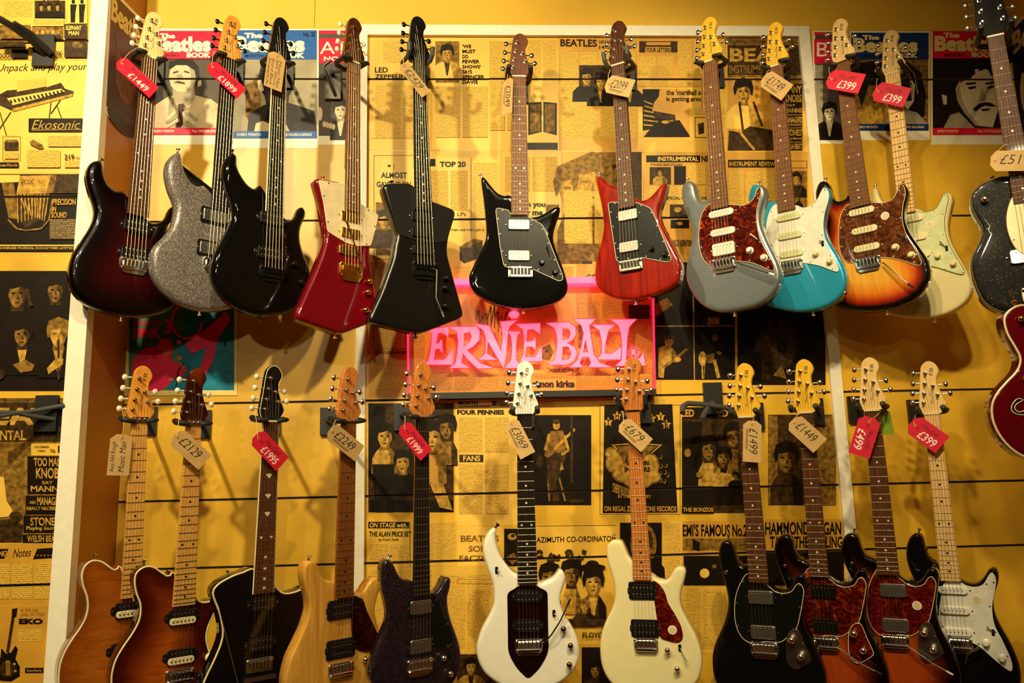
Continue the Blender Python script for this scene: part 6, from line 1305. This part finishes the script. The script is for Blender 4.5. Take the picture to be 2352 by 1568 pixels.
for p in ((955, 1078), (1018, 1228), (1008, 1398)): g.knob(a1(Hz, *p), 'sphere', plain('dark_chrome', (0.30, 0.24, 0.16), 0.15, 1.0, var=0), 1.0)
g.arm(Hz([(770, 1215), (800, 1190), (850, 1130), (930, 1000), (993, 855)]), plain('dark_nickel', (0.42, 0.36, 0.28), 0.25, 1.0))
g.switch(a1(Hz, 355, 552), a1(Hz, 378, 562)); g.switch(a1(Hz, 872, 940), a1(Hz, 885, 955))
hanger(g, 'black upright pronged hanger holding the white horned guitar', 'up', (4, -4))
pricetag(g, 'tan price tag £3069 on the white horned guitar', (1171, 967), (1212.6, 1046), 38, '£3069', 'tan', (1172, 935))

g = Guitar('buttercream guitar with red tortoiseshell half pickguard and amber neck', (1440.5, 945), (1467.5, 943), (1456, 1334), (1496, 1330), (1484, 1474), -18, 2.52, 6.0, group=LOW)
g.body(Hz([(1440, 284), (1480, 300), (1510, 360), (1540, 430), (1580, 472), (1755, 600), (1800, 636), (1870, 650), (1920, 610), (1950, 552), (1990, 526), (2030, 530), (2058, 560), (2048, 640), (2020, 740), (2010, 830), (2030, 920), (2090, 1040), (2150, 1150), (2195, 1280), (2208, 1400), (2190, 1500), (2160, 1568), (2050, 1675), (1850, 1730), (1650, 1712), (1480, 1642), (1370, 1560), (1302, 1430), (1282, 1280), (1292, 1150), (1332, 1020), (1391, 900), (1416, 800), (1411, 700), (1391, 610), (1356, 500), (1340, 400), (1351, 330), (1391, 291)]), 'buttercream', r=0.010)
g.guard(Hz([(1755, 660), (1810, 672), (1868, 750), (1900, 850), (1960, 950), (2012, 1050), (2032, 1140), (2016, 1190), (1970, 1205), (1900, 1190), (1825, 1150), (1800, 1000), (1775, 830)]), 'tortr', screws=5)
g.pickup(a1(Hz, 1668, 740), 'hum', 0.062, 0.036, ring=blackpl); g.pickup(a1(Hz, 1690, 1080), 'hum', 0.062, 0.036, ring=blackpl); g.bridge(chrome, w=0.066)
g.neck('roast', 'roast', dots='black', nutm=blackpl, face=pen, frets=22); g.straps(a1(Hz, 1430, 272)); g.sticker(a1(Hz, 1938, 1090))
for p in ((1895, 1268), (1982, 1436)): g.knob(a1(Hz, *p), 'sphere')
g.switch(a1(Hz, 2005, 1252), a1(Hz, 2075, 1370))
hanger(g, 'black forked wall hanger holding the buttercream guitar', 'fork', (22, -4))
pricetag(g, 'tan price tag £679 on the buttercream guitar', (1427.7, 970), (1486, 1023), 40, '£679', 'tan', (1432, 948))

g = Guitar('gloss black guitar with black pickguard and chrome control plate, lower right', (1697, 960), (1729, 956), (1723, 1340), (1766, 1335), (1756, 1484), -30, 2.50, 6.0, group=LOW)
g.body(Iz([(215, 228), (242, 242), (262, 290), (286, 370), (330, 418), (385, 402), (525, 555), (560, 586), (620, 600), (670, 570), (702, 500), (730, 470), (765, 478), (786, 520), (782, 600), (770, 680), (768, 780), (790, 870), (845, 980), (890, 1090), (925, 1200), (925, 1310), (860, 1400), (730, 1460), (550, 1478), (360, 1440), (212, 1350), (130, 1240), (108, 1100), (126, 980), (182, 850), (216, 740), (221, 640), (197, 530), (167, 420), (153, 330), (167, 260), (190, 233)]), 'black', r=0.010)
def ray_guard(dx, dy, kind, plate):
    s = lambda p: Iz([(x + dx, y + dy) for x, y in p])
    g.guard(s([(380, 466), (322, 520), (282, 620), (271, 740), (286, 850), (330, 930), (400, 968), (500, 955), (600, 960), (680, 900), (722, 850), (745, 760), (765, 650), (770, 580), (742, 537), (712, 548), (682, 592), (620, 607), (560, 592), (525, 562)]), kind, edge=creamp, screws=10)
    g.guard(s([(702, 866), (662, 892), (642, 960), (648, 1090), (688, 1148), (738, 1150), (816, 1102), (820, 1068), (780, 980), (738, 882)]), plate, edge=creamp if plate != 'steel' else None, screws=3, z=0.004)
    g.pickup(s([(462, 635)])[0], 'chrome', 0.068, 0.036, cover=nickelc if plate == 'steel' else blackhw, base=0.002); g.pickup(s([(480, 885)])[0], 'chrome', 0.068, 0.036, rot=180, cover=nickelc if plate == 'steel' else blackhw, base=0.002)
    for p in ((685, 938), (752, 1058)): g.knob(s([p])[0], 'sphere', s=1.25)
ray_guard(0, 0, 'black', 'steel')
g.bridge(chrome, style='lip'); g.neck('rose', 'yellow', dots='pearl', face=pen); g.straps(a1(Iz, 225, 215)); g.straps(None); link('screw', m_screw(chrome), chrome, g.root, (*g.l(*a1(Iz, 215, 455)), 0.0), None, (2.6, 2.6, 2.6))
hanger(g, 'black upright pronged hanger holding the gloss black lower right guitar', 'up', (22, -4))
pricetag(g, 'upright tan price tag £1499 on the gloss black lower right guitar', (1728, 966), (1727, 1061), 40, '£1499', 'tan', (1730, 950), under=True)

g = Guitar('tobacco burst guitar with fiery tortoiseshell pickguard, lower right', (1834, 950), (1866, 946), (1864, 1328), (1905, 1322), (1896, 1470), -32, 2.51, 6.0, group=LOW)
g.body(Iz([(650, 190), (682, 222), (702, 300), (742, 360), (805, 390), (960, 505), (1000, 532), (1060, 545), (1110, 520), (1150, 452), (1180, 432), (1212, 442), (1228, 490), (1222, 580), (1212, 680), (1214, 780), (1240, 880), (1298, 990), (1345, 1090), (1380, 1200), (1382, 1310), (1320, 1410), (1190, 1475), (1000, 1486), (810, 1440), (672, 1345), (602, 1200), (590, 1050), (616, 920), (652, 800), (666, 700), (642, 580), (602, 470), (563, 370), (553, 290), (577, 216), (612, 192)]), 'darkburst', r=0.010)
ray_guard(448, -45, 'tort', GUARD['tortr'])
g.bridge(chrome, style='lip'); g.neck('rose', 'yellow', dots='pearl', face=pen); g.straps(a1(Iz, 640, 175)); g.arm(Iz([(1010, 1000), (1050, 1020), (1180, 1110), (1290, 1165)]), chrome, blackpl); link('screw', m_screw(chrome), chrome, g.root, (*g.l(*a1(Iz, 632, 412)), 0.0), None, (2.6, 2.6, 2.6))
hanger(g, 'black upright pronged hanger holding the fiery tortoiseshell guitar', 'up', (22, -4))
pricetag(g, 'tan price tag £1449 on the fiery tortoiseshell guitar', (1819, 965), (1884, 1024), 42, '£1449', 'tan', (1838, 948), under=False)

g = Guitar('tobacco burst guitar with dark red pickguard and round white sticker, lower right', (1986, 945), (2019, 941), (2016, 1323), (2064, 1317), (2056, 1466), -33, 2.51, 6.0, group=LOW)
g.body(Iz([(1122, 180), (1160, 212), (1182, 280), (1216, 340), (1290, 372), (1452, 486), (1500, 522), (1570, 535), (1620, 506), (1660, 442), (1690, 426), (1724, 442), (1740, 490), (1732, 580), (1722, 680), (1728, 770), (1762, 880), (1818, 980), (1868, 1090), (1900, 1180), (1896, 1300), (1830, 1410), (1700, 1475), (1500, 1486), (1310, 1440), (1172, 1345), (1100, 1200), (1090, 1050), (1116, 920), (1152, 800), (1166, 700), (1142, 580), (1092, 470), (1048, 370), (1033, 290), (1052, 212), (1082, 184)]), 'darkburst', r=0.010)
ray_guard(950, -50, 'tortr', 'steel')
g.bridge(chrome, style='lip'); g.neck('rose', 'maple', dots='pearl', face=pen, nutm=creamp); g.straps(a1(Iz, 1125, 168)); g.arm(Iz([(1520, 995), (1560, 1015), (1700, 1110), (1800, 1165)]), chrome); g.sticker(a1(Iz, 1583, 695)); link('screw', m_screw(chrome), chrome, g.root, (*g.l(*a1(Iz, 1115, 395)), 0.0), None, (2.6, 2.6, 2.6))
hanger(g, 'black upright pronged hanger holding the stickered burst guitar', 'up', (-40, -4))
pricetag(g, 'red price tag £499 written sideways on the stickered burst guitar', (2000, 958), (1972.6, 1046), 44, '£499', 'red', (2020, 948), small='Was £599')
pricetag(g, 'small green tag hanging behind the sideways red tag', (2030, 942), (2042, 997), 22, '', 'green', (2022, 940), z=-0.02, under=False)

g = Guitar('black guitar with white pickguard and maple neck, rightmost on the lower row', (2123, 953), (2157, 949), (2160, 1337), (2204, 1331), (2200, 1472), -35, 2.52, 6.0, group=LOW)
g.body(Iz([(1588, 180), (1622, 212), (1642, 290), (1672, 360), (1735, 402), (1890, 512), (1940, 540), (2005, 545), (2060, 500), (2098, 442), (2128, 432), (2160, 450), (2168, 520), (2146, 600), (2130, 680), (2150, 780), (2200, 880), (2268, 1000), (2318, 1130), (2330, 1250), (2300, 1370), (2190, 1455), (2000, 1486), (1800, 1456), (1660, 1380), (1572, 1255), (1540, 1120), (1566, 960), (1612, 830), (1631, 720), (1602, 600), (1543, 480), (1508, 380), (1503, 290), (1522, 222), (1552, 186)]), 'black', r=0.010)
g.guard(Iz([(1790, 522), (1762, 600), (1742, 760), (1780, 860), (1850, 930), (1980, 962), (2060, 1012), (2150, 1092), (2246, 1164), (2268, 1152), (2258, 1082), (2200, 952), (2140, 832), (2122, 702), (2144, 582), (2150, 504), (2122, 456), (2096, 482), (2060, 542), (2000, 562), (1940, 552), (1890, 527)]), 'white', edge=whitepl, screws=11)
for p in ((1840, 585), (1856, 730), (1870, 885)): g.pickup(a1(Iz, *p), 'single', 0.076, 0.021, cover=whitepl, base=0.002)
g.bridge(chrome, style='lip'); g.neck('maple', 'maple', dots='black', face=pen, dull=True, nutm=creamp); g.straps(a1(Iz, 1580, 165)); g.sticker(a1(Iz, 2010, 652))
for p in ((2080, 965), (2195, 1075)): g.knob(a1(Iz, *p), 'strat', whitepl)
g.switch(a1(Iz, 2130, 890), a1(Iz, 2085, 835)); g.arm(Iz([(1930, 1120), (1945, 1050), (1995, 1015)]), nickel)
hanger(g, 'black upright pronged hanger holding the rightmost lower guitar', 'up', (-40, -4))
pricetag(g, 'red price tag £399 on the rightmost lower guitar', (2092, 970), (2164.6, 1021.6), 44, '£399', 'red', (2108, 940), small='Was £549')

# ------------------------------------------------------------ spare hangers
def spare(label, at, Y, pts_a, mat, r=0.008, plate=True):
    """empty slat hanger: plate, arm and prongs; pts given as pixels with their distance from the wall"""
    c = onwall(*at, Y); h = empty('empty_hanger', c); tag(h, label, 'guitar hanger', 'empty hangers')
    if plate: MB().box((-0.030, -0.014, -0.050), (0.030, -0.0005, 0.050)).obj('back_plate', blackm, h, smooth=0)
    for nm, pts in pts_a:
        P = [onwall(x, y, Y - d) - c for x, y, d in pts]
        MB().tube(P, r, 10).obj(nm, mat, h)
    return h
spare('empty grey hanger with rubber prongs left of the first lower yellow headstock', (1636, 915), WY, [('arm', [(1636, 925, 0.012), (1645, 935, 0.06), (1650, 938, 0.10)]), ('yoke', [(1690, 948, 0.10), (1668, 936, 0.11), (1640, 932, 0.12), (1612, 928, 0.13), (1580, 926, 0.14)]), ('prong', [(1580, 926, 0.14), (1569, 932, 0.15), (1568, 948, 0.17)]), ('prong', [(1625, 938, 0.13), (1618, 950, 0.15), (1612, 962, 0.17)])], rubberg)
spare('black microphone style arm crossing the top of the left column', (104, 120), CY, [('arm', [(104, 126, 0.01), (72, 92, 0.05), (24, 58, 0.10), (0, 44, 0.12), (-40, 30, 0.14)]), ('brace', [(118, 124, 0.02), (70, 78, 0.06), (30, 54, 0.10)])], blackm, 0.010)
spare('grey twisted hanger arm over the magazine cover on the left column', (110, 950), CY, [('arm', [(126, 963, 0.01), (70, 955, 0.05), (40, 948, 0.08), (-30, 946, 0.12)]), ('brace', [(148, 930, 0.012), (70, 945, 0.05), (40, 948, 0.08), (-30, 960, 0.12)])], rubberg, 0.006)
